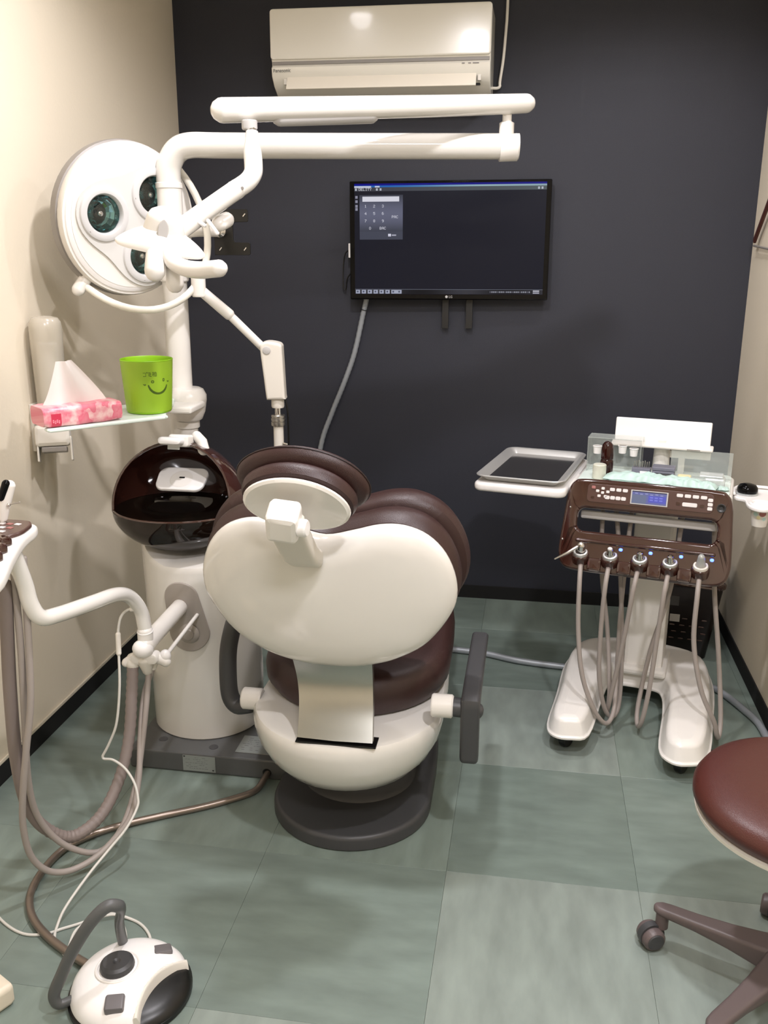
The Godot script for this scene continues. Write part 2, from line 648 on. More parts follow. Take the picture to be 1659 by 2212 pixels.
func room():
	var z1 := 1.4
	var fl := struct("floor", bx(V(XL - 0.1, -0.1, ZB - 0.1), V(1.7, -0.004, z1 + 0.1), 0.001), "floor_bed", "grey green vinyl tile floor", "floor")
	# tiles: 0.459 m by 0.504 m, laid from the joints that show
	var xs := []
	var zs := []
	var x := 0.3097 - 0.4587 * 4
	while x < 1.7:
		xs.append(x)
		x += 0.4587
	var z := -1.436 - 0.504 * 5
	while z < z1:
		zs.append(z)
		z += 0.504
	for i in xs.size():
		for j in zs.size():
			var a := V(maxf(xs[i], XL), -0.004, maxf(zs[j], ZB))
			var b := V(minf(xs[i] + 0.4587, 1.6), 0.0, minf(zs[j] + 0.504, z1))
			if b.x - a.x < 0.02 or b.z - a.z < 0.02:
				continue
			var g := V(0.0002, 0, 0.0002)
			part(fl, "tile", box(b - a - g * 2, 0.0003, at((a + b) / 2), -1.0, 1), "tile_%d" % TONE.get(Vector2i(i, j), [0, 3, 1, 2, 1, 0, 3, 2, 0][(i * 2 + j * 5 + (i * j) % 3) % 9]))
	struct("ceiling", bx(V(XL - 0.1, HC, ZB - 0.1), V(1.7, HC + 0.1, z1 + 0.1), 0.001), "ceiling", "plain white ceiling with recessed lights", "ceiling")
	struct("wall_left", bx(V(XL - 0.1, 0, ZB - 0.1), V(XL, HC, z1 + 0.1), 0.001), "wall_cream", "cream painted left wall behind the round lamp", "wall")
	struct("wall_back", bx(V(XL, 0, ZB - 0.1), V(XR, HC, ZB), 0.001), "wall_navy", "dark navy papered wall behind the screen", "wall")
	struct("wall_right", bx(V(XR, 0, ZB - 0.1), V(XR + 0.1, HC, -2.35), 0.001), "wall_cream", "cream painted right wall beside the instrument cart", "wall")
	struct("wall_return", bx(V(XR + 0.1, 0, -2.45), V(1.6, HC, -2.35), 0.001), "wall_cream", "cream wall returning beyond the right edge of the view", "wall")
	struct("wall_side", bx(V(1.6, 0, -2.45), V(1.7, HC, z1), 0.001), "wall_cream", "cream side wall beyond the stool", "wall")
	struct("wall_rear", bx(V(XL, 0, z1), V(1.7, HC, z1 + 0.1), 0.001), "wall_cream", "cream rear wall behind the viewer", "wall")
	struct("baseboard_left", bx(V(XL, 0, ZB), V(XL + 0.006, 0.058, z1), 0.001), "black_matte", "black vinyl baseboard along the cream left wall", "baseboard")
	struct("baseboard_back", bx(V(XL, 0, ZB), V(XR, 0.058, ZB + 0.006), 0.001), "black_matte", "black vinyl baseboard along the navy wall", "baseboard")
	struct("baseboard_right", bx(V(XR - 0.006, 0, ZB), V(XR, 0.058, -2.35), 0.001), "black_matte", "black vinyl baseboard along the cream right wall", "baseboard")
	struct("trim_1", box(V(0.006, 0.012, z1 - ZB), 0.0025, at(V(XL + 0.003, 0.0645, (z1 + ZB) / 2))), "trim_cream", "thin cream strip above the black baseboard of the left wall", "trim")

# ------------------------------------------------------------------ chair
const CX := -0.44

# plan ring of the chair's lower body: a half circle at the back, drawn out to the front
func plan(r: float, y: float, cz: float, reach: float, cx := CX, n := 44) -> PackedVector3Array:
	var a := PackedVector3Array()
	for j in n:
		var q := TAU * j / n
		var s := sin(q)
		var zz := s * r if s > 0 else -pow(-s, 0.75) * (r + reach)
		a.append(V(cx + cos(q) * r, y, cz + zz))
	return a

func stack(prof: Array, cz: float, reach: float, cx := CX) -> Dictionary:
	var rings := []
	for p in prof:
		rings.append(plan(p[0], p[1], cz, reach, cx))
	var m := nm()
	loft(m, rings)
	return m

func dental_chair():
	var t := thing("dental_chair", "dental chair seen from behind with white shell back and brown leather cushions", "dental chair", V(CX, 0, -2.2))
	# floor plate and pedestal
	part(t, "base_plate", stack([[0.208, 0.0], [0.214, 0.004], [0.214, 0.03], [0.210, 0.038], [0.203, 0.042], [0.1, 0.043]], -2.185, 0.55, -0.43), "dark_grey")
	part(t, "pedestal", stack([[0.16, 0.04], [0.15, 0.06], [0.14, 0.2]], -2.28, 0.3, -0.43), "dark_grey")
	# white bowl under the seat
	part(t, "seat_bowl", stack([[0.03, 0.150], [0.09, 0.152], [0.14, 0.162], [0.185, 0.187], [0.217, 0.222], [0.238, 0.262], [0.247, 0.300], [0.247, 0.322], [0.240, 0.334], [0.228, 0.338], [0.15, 0.339]], -2.14, 0.5, -0.43), "white_gloss")
	# seat cushion
	part(t, "seat", stack([[0.205, 0.336], [0.232, 0.345], [0.248, 0.370], [0.250, 0.40], [0.240, 0.432], [0.215, 0.450], [0.15, 0.456]], -2.275, 0.48, -0.43), "leather")
	part(t, "leg_rest", box(V(0.40, 0.09, 0.42), 0.035, at(V(CX, 0.30, -3.0), rot(-32, 0)), 0.06), "leather")
	# curved steel bracket from the bowl to the back
	var bm := nm()
	var rings := []
	for k in 17:
		var s := k / 16.0
		var y := lerpf(0.53, 0.346, s)
		var zc := -1.980 - sin(s * PI) * 0.030 + s * 0.060
		var cxx := lerpf(-0.4395, -0.421, s)
		var w := lerpf(0.098, 0.091, s) - sin(s * PI) * 0.003
		rings.append(PackedVector3Array([V(cxx - w, y, zc), V(cxx, y, zc + 0.004), V(cxx + w, y, zc), V(cxx + w + 0.001, y, zc - 0.012), V(cxx, y, zc - 0.010), V(cxx - w - 0.001, y, zc - 0.012)]))
	loft(bm, rings)
	part(t, "back_bracket", bm, "brushed")
	part(t, "bracket_slot", box(V(0.195, 0.004, 0.05), 0.001, at(V(-0.418, 0.339, -1.935))), "black")
	# backrest: o is the shell's foot, u across, v up the back, n towards the viewer
	var B := Basis(Vector3.RIGHT, V(0, 0.9875, 0.158).normalized(), V(0, -0.158, 0.9875).normalized())
	var T := at(V(CX, 0.5, -1.99), B)
	var half := [[0, 0.011], [0.06, 0.014], [0.115, 0.026], [0.165, 0.046], [0.225, 0.086], [0.27, 0.145], [0.296, 0.205], [0.295, 0.265], [0.272, 0.325], [0.232, 0.368], [0.18, 0.389], [0.125, 0.388], [0.065, 0.371], [0, 0.356]]
	var o := []
	for p in half:
		o.append(Vector2(p[0], p[1]))
	for k in range(half.size() - 2, 0, -1):
		o.append(Vector2(-half[k][0], half[k][1]))
	o = smooth2(o, 4)
	var mid := Vector2(0, 0.2)
	var sc := func(s: float, dv := 0.0) -> Array:
		var q := []
		for p in o:
			q.append(mid + (p - mid) * s + Vector2(0, dv))
		return q
	var m := nm()
	rings = []
	for p in [[0.985, -0.012], [1.0, -0.006], [1.0, 0.0], [0.985, 0.010], [0.955, 0.019], [0.88, 0.030], [0.75, 0.040], [0.55, 0.047], [0.3, 0.051], [0.1, 0.052]]:
		rings.append(lift(sc.call(p[0]), p[1], T))
	loft(m, rings)
	part(t, "back_shell", m, "white_gloss")
	m = nm()
	rings = []
	for p in [[0.9, -0.085, 0.0], [0.965, -0.083, 0.010], [1.005, -0.072, 0.011], [1.02, -0.056, 0.011], [1.02, -0.042, 0.010], [1.008, -0.026, 0.007], [0.98, -0.012, 0.003], [0.9, -0.008, 0.0]]:
		rings.append(lift(sc.call(p[0], p[2]), p[1], T))
	loft(m, rings)
	part(t, "rear_cushion", m, "leather")
	m = nm()
	rings = []
	for p in [[0.85, -0.185], [0.97, -0.175], [1.04, -0.158], [1.065, -0.135], [1.065, -0.122], [1.045, -0.103], [0.99, -0.092], [0.88, -0.086]]:
		rings.append(lift(sc.call(p[0], 0.012), p[1], T))
	loft(m, rings)
	part(t, "back_cushion", m, "leather")
	# head rest: shell and two pads on a bent arm
	var n := V(0, -0.5, 0.866)
	var H := Basis(Vector3.RIGHT, V(0, 0.866, 0.5), n) * rot(0, 0, -7)
	var HT := at(V(-0.459, 0.972, -1.762), H)
	var el := func(a: float, b: float) -> Array:
		var q := []
		for k in 48:
			var w := TAU * k / 48
			q.append(Vector2(cos(w) * a, sin(w) * b - (cos(w) * cos(w)) * 0.006))
		return q
	m = nm()
	rings = []
	for p in [[0.107, 0.066, -0.006], [0.112, 0.072, 0.0], [0.111, 0.071, 0.004], [0.105, 0.066, 0.008], [0.085, 0.05, 0.005], [0.05, 0.03, 0.0], [0.02, 0.01, -0.002]]:
		rings.append(lift(el.call(p[0], p[1]), p[2], HT))
	loft(m, rings)
	part(t, "head_shell", m, "white_gloss")
	m = nm()
	rings = []
	for p in [[0.1, 0.06, -0.046], [0.115, 0.075, -0.042], [0.121, 0.080, -0.034], [0.121, 0.080, -0.022], [0.116, 0.075, -0.010], [0.1, 0.06, -0.005]]:
		rings.append(lift(el.call(p[0], p[1]), p[2], HT))
	loft(m, rings)
	part(t, "head_cushion_rear", m, "leather")
	m = nm()
	rings = []
	for p in [[0.11, 0.06, -0.092], [0.132, 0.080, -0.086], [0.141, 0.090, -0.074], [0.141, 0.090, -0.064], [0.133, 0.082, -0.052], [0.11, 0.06, -0.044]]:
		rings.append(lift(el.call(p[0], p[1]), p[2], HT))
	loft(m, rings)
	var hc := part(t, "head_cushion", m, "leather")
	m = nm()
	var seam := []
	for k in 49:
		var w := TAU * k / 48
		seam.append(HT * V(cos(w) * 0.142, sin(w) * 0.091 - cos(w) * cos(w) * 0.006, -0.069))
	part(hc, "piping", tube(nm(), seam, 0.0018, 6, false), "leather_seam")
	# neck arm: from the top of the shell up and back to the head rest
	m = nm()
	var foot := T * V(-0.036, 0.318, 0.040)
	var knee := T * V(-0.034, 0.37, 0.105)
	var top := HT * V(-0.012, 0.0, 0.055)
	var path := smooth([foot, foot.lerp(knee, 0.5) + V(0, 0, 0.004), knee, top], 3)
	rings = []
	for k in path.size():
		var d: Vector3 = (path[mini(k + 1, path.size() - 1)] - path[maxi(k - 1, 0)]).normalized()
		var up := d.cross(Vector3.RIGHT).normalized()
		var a := PackedVector3Array()
		for p in rrect(0.076, 0.042, 0.012, 3):
			a.append(path[k] + Vector3.RIGHT * p.x + up * p.y)
		rings.append(a)
	loft(m, rings)
	part(t, "neck_arm", m, "offwhite")
	part(t, "head_block", box(V(0.066, 0.072, 0.062), 0.012, at(top + V(-0.001, 0.004, 0.006), H)), "white")
	var kb := top + V(0.037, -0.006, 0.012)
	part(t, "lock_knob", lathe([[0.016, -0.008], [0.018, -0.006], [0.018, 0.008], [0.015, 0.012], [0.004, 0.0125]], 20, at(kb, along(V(1, 0, 0.1)))), "white_bright")
	# arm rests with their white hubs
	part(t, "hub", lathe([[0.026, 0], [0.029, 0.004], [0.029, 0.05], [0.025, 0.054]], 24, at(V(-0.66, 0.325, -2.13), along(Vector3.LEFT))), "white")
	part(t, "hub", lathe([[0.026, 0], [0.029, 0.004], [0.029, 0.05], [0.025, 0.054]], 24, at(V(-0.205, 0.388, -2.055), along(Vector3.RIGHT))), "white")
	var arl := smooth([V(-0.70, 0.30, -2.14), V(-0.735, 0.29, -2.15), V(-0.757, 0.315, -2.155), V(-0.762, 0.38, -2.16), V(-0.757, 0.46, -2.165), V(-0.738, 0.54, -2.19), V(-0.715, 0.585, -2.27), V(-0.708, 0.59, -2.40), V(-0.71, 0.585, -2.55)], 5)
	part(t, "armrest", tube(nm(), arl, 0.026, 14, true, 0.85), "arm_grey")
	# the right arm rest lies swung down: a pad pointing forward and a back piece hanging from its hinge
	var ao := [Vector2(0.0, 0.255), Vector2(0.008, 0.245), Vector2(0.036, 0.245), Vector2(0.046, 0.26), Vector2(0.058, 0.40), Vector2(0.05, 0.424), Vector2(0.03, 0.43), Vector2(-0.05, 0.432), Vector2(-0.25, 0.430), Vector2(-0.37, 0.424), Vector2(-0.39, 0.414), Vector2(-0.385, 0.402), Vector2(-0.36, 0.396), Vector2(-0.2, 0.395), Vector2(-0.03, 0.388), Vector2(0.0, 0.37), Vector2(0.003, 0.30)]
	# side outline: x is towards the viewer, y is height
	var arr := slab(ao, 0.046, 0.010, Transform3D(Basis(V(0, 0, 1), V(0, 1, 0), V(-1, 0, 0)), V(-0.086, -0.005, -2.08)))
	part(t, "armrest", arr, "arm_grey")
	part(t, "armrest_stub", tube(nm(), [V(-0.165, 0.388, -2.055), V(-0.13, 0.386, -2.055), V(-0.10, 0.382, -2.055)], 0.024, 16), "arm_grey")
	# grey connection box on the floor, running to the spittoon
	m = box(V(0.62, 0.062, 0.44), 0.006, at(V(-0.80, 0.031, -2.48)))
	var cb := part(t, "connection_box", m, "base_grey")
	part(cb, "box_shoulder", tube(nm(), smooth([V(-0.56, 0.034, -2.262), V(-0.53, 0.028, -2.275), V(-0.50, 0.02, -2.30)], 4), 0.024, 12), "base_grey")
	label_plate(cb, V(-0.897, 0.032, -2.2593), Vector3.RIGHT, Vector3.UP, 0.098, 0.05, 3)
	label_plate(cb, V(-0.745, 0.0625, -2.335), Vector3.RIGHT, V(0, 0, -1), 0.105, 0.095, 5)
	for p in [V(-1.03, 0.062, -2.325), V(-0.868, 0.062, -2.305)]:
		part(cb, "cover_cap", lathe([[0.0135, 0.0], [0.0135, 0.001], [0.012, 0.0016]], 18, at(p)), "dark_grey")
	part(cb, "cable_hole", lathe([[0.013, 0.0], [0.013, 0.0015], [0.009, 0.0016]], 18, at(V(-0.695, 0.022, -2.2605), along(V(0, 0, 1)))), "black")

# a printed metal plate: pale ground with rows of small dark print
func label_plate(parent: Node, c: Vector3, right: Vector3, up: Vector3, w: float, h: float, sd: int):
	var im := Image.create(160, 96, false, Image.FORMAT_RGBA8)
	im.fill(Color(0.60, 0.62, 0.61))
	var r := RandomNumberGenerator.new()
	r.seed = sd
	for row in 7:
		var x := 12 + r.randi_range(0, 20)
		while x < 120:
			var l := r.randi_range(4, 18)
			if r.randf() < 0.62:
				im.fill_rect(Rect2i(x, 12 + row * 11, l, 2), Color(0.40, 0.41, 0.41))
			x += l + 4
	for q in ([[8, 8], [148, 84]] if sd == 3 else [[104, 26], [108, 30]]):
		im.fill_rect(Rect2i(q[0] - 4, q[1] - 4, 8 if sd == 3 else 14, 8), Color(0.2, 0.2, 0.2))
	var nmx := "plate_%d" % sd
	var m := mat(nmx, Color(1, 1, 1), 0.35, 0.3)
	m.albedo_texture = ImageTexture.create_from_image(im)
	var n := right.cross(up).normalized()
	var a := c - right * w / 2 - up * h / 2 + n * 0.0012
	var q := quad(a, a + right * w, a + right * w + up * h, a + up * h)
	part(parent, "print", q, nmx, "pale metal plate with small dark print")
	part(parent, "name_plate", box(V(w, h, 0.0012), 0.0003, at(c + n * 0.0003, Basis(right, up, n))), "steel")

# ------------------------------------------------------------------ spittoon column and basin
func spittoon_unit():
	var t := thing("spittoon_unit", "white spittoon column with a glossy dark brown basin beside the dental chair", "spittoon", V(-0.945, 0.062, -2.50))
	var c := V(-0.945, 0, -2.50)
	var colm := lathe([[0.164, 0.0625], [0.167, 0.066], [0.168, 0.2], [0.170, 0.45], [0.172, 0.585], [0.166, 0.602], [0.14, 0.612], [0.06, 0.612]], 56, at(c))
	for k in colm.v.size():
		var p: Vector3 = colm.v[k]
		if p.y > 0.5:
			var d := Vector2(p.x - c.x, p.z - c.z)
			colm.v[k] = p + V(0, 0.055 * (d.length() / 0.17) * clampf(1.0 - maxf(0.0, d.normalized().dot(Vector2(0.3, 0.954))) * 1.25, 0.0, 1.0), 0)
	part(t, "column", colm, "white_gloss")
	# basin: a full lower bowl and a half dome standing behind it, each with an inside wall
	var bc := V(-0.992, 0.742, -2.470)
	var ex := V(0.196, 0.124, 0.175)
	var rings := []
	for k in 15:
		var f := -PI / 2 + PI / 2 * k / 14.0
		rings.append(ell(bc, ex, f, 48))
	rings.append(ell(bc, ex * 0.985, 0.03, 48))
	for k in range(14, -1, -1):
		rings.append(ell(bc, ex * 0.955, -PI / 2 + PI / 2 * k / 14.0, 48))
	var m := nm()
	loft(m, rings, false, false)
	part(t, "bowl", m, "smoked")
	m = nm()
	rings = []
	var e2 := V(0.196, 0.194, 0.180)
	for s in [1.0, 0.955]:
		var seq := []
		for k in 15:
			var a := PackedVector3Array()
			var f := PI / 2 * k / 14.0
			for j in 33:
				var open := deg_to_rad(26.0) * (1.0 - f / (PI / 2))
				var q := PI - open + (PI + 2.0 * open) * j / 32.0
				a.append(bc + V(cos(q) * cos(f) * e2.x, sin(f) * e2.y, sin(q) * cos(f) * e2.z * (1.0 if s == 1.0 else 0.97) - 0.002) * V(s, s, s))
			seq.append(a)
		if s == 1.0:
			rings = seq
		else:
			seq.reverse()
			rings.append_array(seq)
	loft(m, rings, false, false, false)
	part(t, "splash_back", m, "brown_gloss")
	var rim := []
	for j in 25:
		var q := PI * j / 24.0
		var f := q if q < PI / 2 else PI - q
		var open := deg_to_rad(26.0) * (1.0 - f / (PI / 2))
		var side := -1.0 if q < PI / 2 else 1.0
		rim.append(bc + V(side * cos(open) * cos(f) * e2.x * 0.978, sin(f) * e2.y * 0.978, sin(open) * cos(f) * e2.z * 0.96))
	part(t, "splash_rim", tube(nm(), rim, 0.0042, 8), "brown_gloss")
	var br := []
	for j in 49:
		var q := TAU * j / 48.0
		br.append(bc + V(cos(q) * ex.x * 0.975, 0.001, sin(q) * ex.z * 0.975))
	part(t, "bowl_rim", tube(nm(), br, 0.0038, 8, false), "brown_gloss")
	part(t, "drain_strainer", lathe([[0.03, 0.0], [0.028, 0.006], [0.01, 0.008]], 20, at(bc + V(0, -0.112, 0))), "steel")
	# cup rest inside the dome, with its drain hole, and the small block it hangs from
	var o := []
	for p in rrect(0.152, 0.10, 0.03, 6):
		o.append(Vector2(p.x * (1.0 - maxf(0.0, -p.y) * 2.2), p.y - p.x * p.x * 2.0 * (1.0 if p.y < 0 else 0.0) + (0.012 if p.y < 0 else 0.0)))
	var ct := at(bc + V(0.0, 0.068, -0.025), Basis(Vector3.RIGHT, V(0, 0.50, -0.866), V(0, 0.866, 0.50)))
	var cr := part(t, "cup_rest", slab(o, 0.012, 0.004, ct), "white_bright")
	part(cr, "rest_dish", lathe([[0.034, 0.0125], [0.030, 0.0135], [0.0, 0.0132]], 28, ct * at(V(0, 0, 0), Basis(V(1, 0, 0), V(0, 0, 1), V(0, -1, 0)))), "white")
	part(cr, "drain_slot", box(V(0.016, 0.005, 0.002), 0.0008, ct * at(V(0.002, 0.004, 0.0145))), "black")
	# water spout at the top of the dome
	var sp := bc + V(0.0, 0.186, 0.0)
	var so := part(t, "spout", box(V(0.062, 0.036, 0.06), 0.008, at(sp + V(0.012, 0.008, -0.01), rot(-12, 0))), "white")
	part(so, "spout_lip", box(V(0.07, 0.022, 0.036), 0.008, at(sp + V(-0.002, 0.016, 0.036), rot(-16, 0)), 0.01), "white_bright")
	part(so, "sensor_window", box(V(0.036, 0.016, 0.004), 0.0015, at(sp + V(0.0, -0.003, 0.024), rot(-12, 0))), "clear_plastic")
	part(so, "mixing_nozzle", tube(nm(), [sp + V(0.05, 0.02, -0.03), sp + V(0.066, 0.004, -0.025), sp + V(0.072, -0.018, -0.02)], [0.014, 0.016, 0.017], 14), "white")
	# bracket plate on the front of the column (a figure of eight) and the stub that carries the assistant arm
	var pm := nm()
	rings = []
	var out := []
	for k in 40:
		var q := TAU * k / 40
		var d := Vector2(cos(q), sin(q))
		var a := d.y > 0
		var r := 0.052 if a else 0.06
		out.append(Vector2(0.0, 0.045 if a else -0.052) + d * r + Vector2(-0.012 if a else 0.006, 0))
	for e in [[0.003, -0.004], [0.0, 0.0], [0.0, 0.003], [0.002, 0.005], [0.02, 0.0055]]:
		var a := PackedVector3Array()
		for p in inset(out, e[0]):
			var w: float = p.x / 0.171 + BPX
			a.append(c + V(sin(w) * (0.171 + e[1]), 0.465 + p.y, cos(w) * (0.171 + e[1])))
		rings.append(a)
	loft(pm, rings, false, true)
	part(t, "bracket_plate", pm, "bracket_grey")
	part(t, "plate_knob", lathe([[0.03, 0.0], [0.03, 0.002], [0.024, 0.006], [0.016, 0.007], [0.015, 0.012], [0.004, 0.0125]], 24, at(c + V(sin(BPX + 0.04) * 0.174, 0.408, cos(BPX + 0.04) * 0.174), along(V(sin(BPX), 0, cos(BPX))))), "bracket_grey")

const BPX := 0.04

func ell(c: Vector3, e: Vector3, f: float, n: int) -> PackedVector3Array:
	var a := PackedVector3Array()
	for j in n:
		var q := TAU * j / n
		a.append(c + V(cos(q) * maxf(cos(f), 0.002) * e.x, sin(f) * e.y, sin(q) * maxf(cos(f), 0.002) * e.z))
	return a

# ------------------------------------------------------------------ pole, arms and operating light
func delivery_arms():
	var px := -1.061
	var pz := -2.70
	var t := thing("light_pole", "white pole with two long horizontal arms behind the spittoon", "light arm", V(px, 0.70, pz))
	part(t, "pole", lathe([[0.036, 0.70], [0.036, 1.63], [0.0385, 1.632], [0.0385, 1.645], [0.035, 1.647]], 28, at(V(px, 0, pz))), "white")
	var y := 1.748
	var r := 0.0355
	part(t, "lower_arm", tube(nm(), smooth([V(px, 1.645, pz), V(px, 1.66, pz), V(px + 0.004, 1.695, pz - 0.001), V(px + 0.026, 1.732, pz - 0.005), V(px + 0.066, y, pz - 0.012), V(-0.9, y, pz - 0.03), V(-0.6, y, pz - 0.08), V(-0.067, y, -2.855)], 6), r, 22, false), "white_gloss")
	part(t, "arm_end_cap", tube(nm(), [V(-0.072, y - 0.002, -2.854), V(-0.122, y - 0.004, -2.846)], 0.0375, 20, false), "white")
	part(t, "pivot_post", lathe([[0.021, y + 0.01], [0.021, y + 0.062], [0.013, y + 0.066], [0.013, y + 0.09]], 20, at(V(-0.103, 0, -2.848))), "white")
	var ua := smooth([V(-0.052, 1.862, -2.862), V(-0.3, 1.842, -2.73), V(-0.812, 1.806, -2.46)], 4)
	var uw := []
	for k in ua.size():
		uw.append(lerpf(0.0285, 0.0335, float(k) / (ua.size() - 1)))
	part(t, "upper_arm", tube(nm(), ua, uw, 22, true, 0.92), "white_gloss")
	part(t, "upper_arm_keel", tube(nm(), [V(-0.46, 1.812, -2.648), V(-0.68, 1.795, -2.532)], 0.022, 16, true), "pale_grey")
	part(t, "collar", lathe([[0.017, 0.0], [0.020, 0.004], [0.020, 0.022], [0.017, 0.024]], 20, at(V(-0.740, 1.757, -2.455))), "pale_grey")
	# mount at the pole's foot and the sleeve under it
	var mo := part(t, "pole_mount", lathe([[0.030, 0.955], [0.040, 0.962], [0.050, 0.985], [0.056, 1.02], [0.056, 1.035], [0.047, 1.053], [0.037, 1.058]], 28, at(V(px + 0.030, 0, pz + 0.02))), "white")
	part(mo, "mount_sleeve", lathe([[0.030, 0.86], [0.030, 0.93], [0.036, 0.935], [0.036, 0.955]], 24, at(V(px + 0.022, 0, pz + 0.012))), "white")
	# horizontal stub that carries a monitor bracket behind the light
	part(t, "stub_arm", tube(nm(), smooth([V(px, 1.412, pz), V(px + 0.04, 1.408, pz + 0.0), V(px + 0.078, 1.405, pz - 0.0)], 3), 0.021, 16), "white")
	part(t, "stub_collar", lathe([[0.04, 1.37], [0.043, 1.375], [0.043, 1.45], [0.04, 1.455]], 24, at(V(px, 0, pz))), "white")
	# black bracket plate for a monitor
	var vb := thing("monitor_bracket", "black four-armed monitor bracket plate mounted behind the operating light", "bracket", V(-0.915, 1.45, -2.80))
	var bz := -2.80
	var vo := [Vector2(-0.965, 1.445), Vector2(-0.857, 1.445), Vector2(-0.853, 1.449), Vector2(-0.853, 1.478), Vector2(-0.857, 1.482), Vector2(-0.90, 1.482), Vector2(-0.905, 1.49), Vector2(-0.905, 1.533), Vector2(-0.90, 1.54), Vector2(-0.861, 1.541), Vector2(-0.857, 1.545), Vector2(-0.857, 1.573), Vector2(-0.861, 1.577), Vector2(-0.965, 1.577)]
	part(vb, "plate", slab(vo, 0.006, 0.0012, at(V(0, 0, bz), rot(0, 0))), "black")
	part(vb, "arm", tube(nm(), smooth([V(-1.035, 1.51, -2.715), V(-0.99, 1.515, -2.735), V(-0.95, 1.515, -2.775)], 4), 0.018, 14), "white")
	part(vb, "swivel", lathe([[0.016, 0], [0.019, 0.004], [0.019, 0.022], [0.012, 0.03]], 20, at(V(-0.94, 1.515, -2.795), along(V(0, 0, 1)))), "chrome")
	for p in [V(-0.868, 1.463, bz), V(-0.868, 1.56, bz), V(-0.945, 1.463, bz), V(-0.945, 1.56, bz)]:
		part(vb, "slot_screw", box(V(0.012, 0.004, 0.005), 0.001, at(p + V(0, 0, 0.007), rot(0, 0, 50))), "chrome")
	# operating light: drop pipe, elbow, head with two wings, handles
	var lt := thing("operating_light", "white dental operating light with curved wings seen from behind, hung from the upper arm", "dental light", V(-0.83, 1.50, -2.22))
	part(lt, "drop_pin", tube(nm(), [V(-0.736, 1.775, -2.452), V(-0.732, 1.745, -2.447)], 0.012, 14, false), "chrome")
	var el := smooth([V(-0.732, 1.752, -2.448), V(-0.729, 1.71, -2.436), V(-0.724, 1.672, -2.425), V(-0.723, 1.65, -2.414), V(-0.733, 1.629, -2.395), V(-0.757, 1.608, -2.37)], 6)
	var rr := []
	for k in el.size():
		rr.append(lerpf(0.016, 0.0235, smoothstep(0.0, 9.0, k)))
	part(lt, "elbow_pipe", tube(nm(), el, rr, 20, false), "white_gloss")
	part(lt, "arm_pipe", tube(nm(), smooth([V(-0.752, 1.612, -2.375), V(-0.80, 1.57, -2.325), V(-0.87, 1.507, -2.25)], 4), 0.0242, 20), "white_gloss")
	part(lt, "joint_ring", torus(0.0240, 0.0012, at(V(-0.757, 1.608, -2.37), along(V(-0.75, -0.62, -0.4) * -1.0 + V(0, 0, 1.2))), 24, 6), "pale_grey")
	part(lt, "screw", lathe([[0.004, 0], [0.004, 0.002], [0.001, 0.0022]], 12, at(V(-0.735, 1.612, -2.358), along(V(0.3, -0.2, 1)))), "mid_grey")
	# head: a hollow dish drawn out into two wings, its open side tipped towards the viewer, with a dome on top
	var wdir := V(0.196, -0.038, -0.070).normalized()
	var hd := V(-0.893, 1.492, -2.205)
	var HB := Basis(wdir, Vector3.UP, wdir.cross(Vector3.UP)).orthonormalized() * rot(24, 0, 0)
	var HT := at(hd, HB)
	var rings := []
	for f in 2:
		var seq := []
		for k in 29:
			var u := -1.0 + 2.0 * k / 28.0
			var d: float = 0.052 * pow(maxf(0.0, 1.0 - u * u), 0.62) + 0.006
			var hh: float = 0.036 * (1.0 - pow(absf(u), 1.7)) + 0.006
			var a := PackedVector3Array()
			for j in 21:
				var q := PI * j / 20.0
				var e := 1.0 if f == 0 else 0.86
				a.append(HT * V(u * 0.106 * (1.0 if f == 0 else 0.985), sin(q) * hh * e - 0.016 * u * u - 0.012, cos(q) * d * e + 0.012 * (1.0 - u * u)))
			seq.append(a)
		if f == 1:
			seq.reverse()
		rings.append_array(seq)
	# joined as rows: outside, then inside
	var wm := nm()
	var rows := []
	for k in 29:
		var ring_ := PackedVector3Array(rings[k])
		var ins := PackedVector3Array(rings[57 - k])
		ins.reverse()
		ring_.append_array(ins)
		rows.append(ring_)
	loft(wm, rows)
	part(lt, "wing_dish", wm, "white")
	part(lt, "head_dome", lathe([[0.062, 0.0], [0.058, 0.02], [0.052, 0.045], [0.044, 0.056], [0.028, 0.064], [0.002, 0.067]], 32, HT * at(V(0.004, 0.004, -0.008), Basis.from_scale(V(0.82, 1.0, 0.72)))), "white")
	part(lt, "light_face", slab(smooth2([Vector2(-0.07, 0.0), Vector2(-0.03, 0.028), Vector2(0.03, 0.028), Vector2(0.07, 0.0), Vector2(0.03, -0.028), Vector2(-0.03, -0.028)], 4), 0.008, 0.003, HT * Transform3D(Basis(V(1, 0, 0), V(0, 0, -1), V(0, 1, 0)), V(0, -0.003, 0.006))), "pale_grey")
	part(lt, "vent_panel", slab(smooth2([Vector2(0, 0.026), Vector2(0.011, 0.012), Vector2(0.011, -0.014), Vector2(0, -0.026), Vector2(-0.011, -0.014), Vector2(-0.011, 0.012)], 4), 0.006, 0.002, HT * at(V(0.004, 0.034, 0.034), rot(-18, 0))), "pale_grey")
	part(lt, "stem", tube(nm(), smooth([V(-0.866, 1.512, -2.215), V(-0.857, 1.47, -2.19), V(-0.854, 1.445, -2.18), V(-0.853, 1.41, -2.175), V(-0.853, 1.385, -2.172)], 4), 0.021, 18), "white")
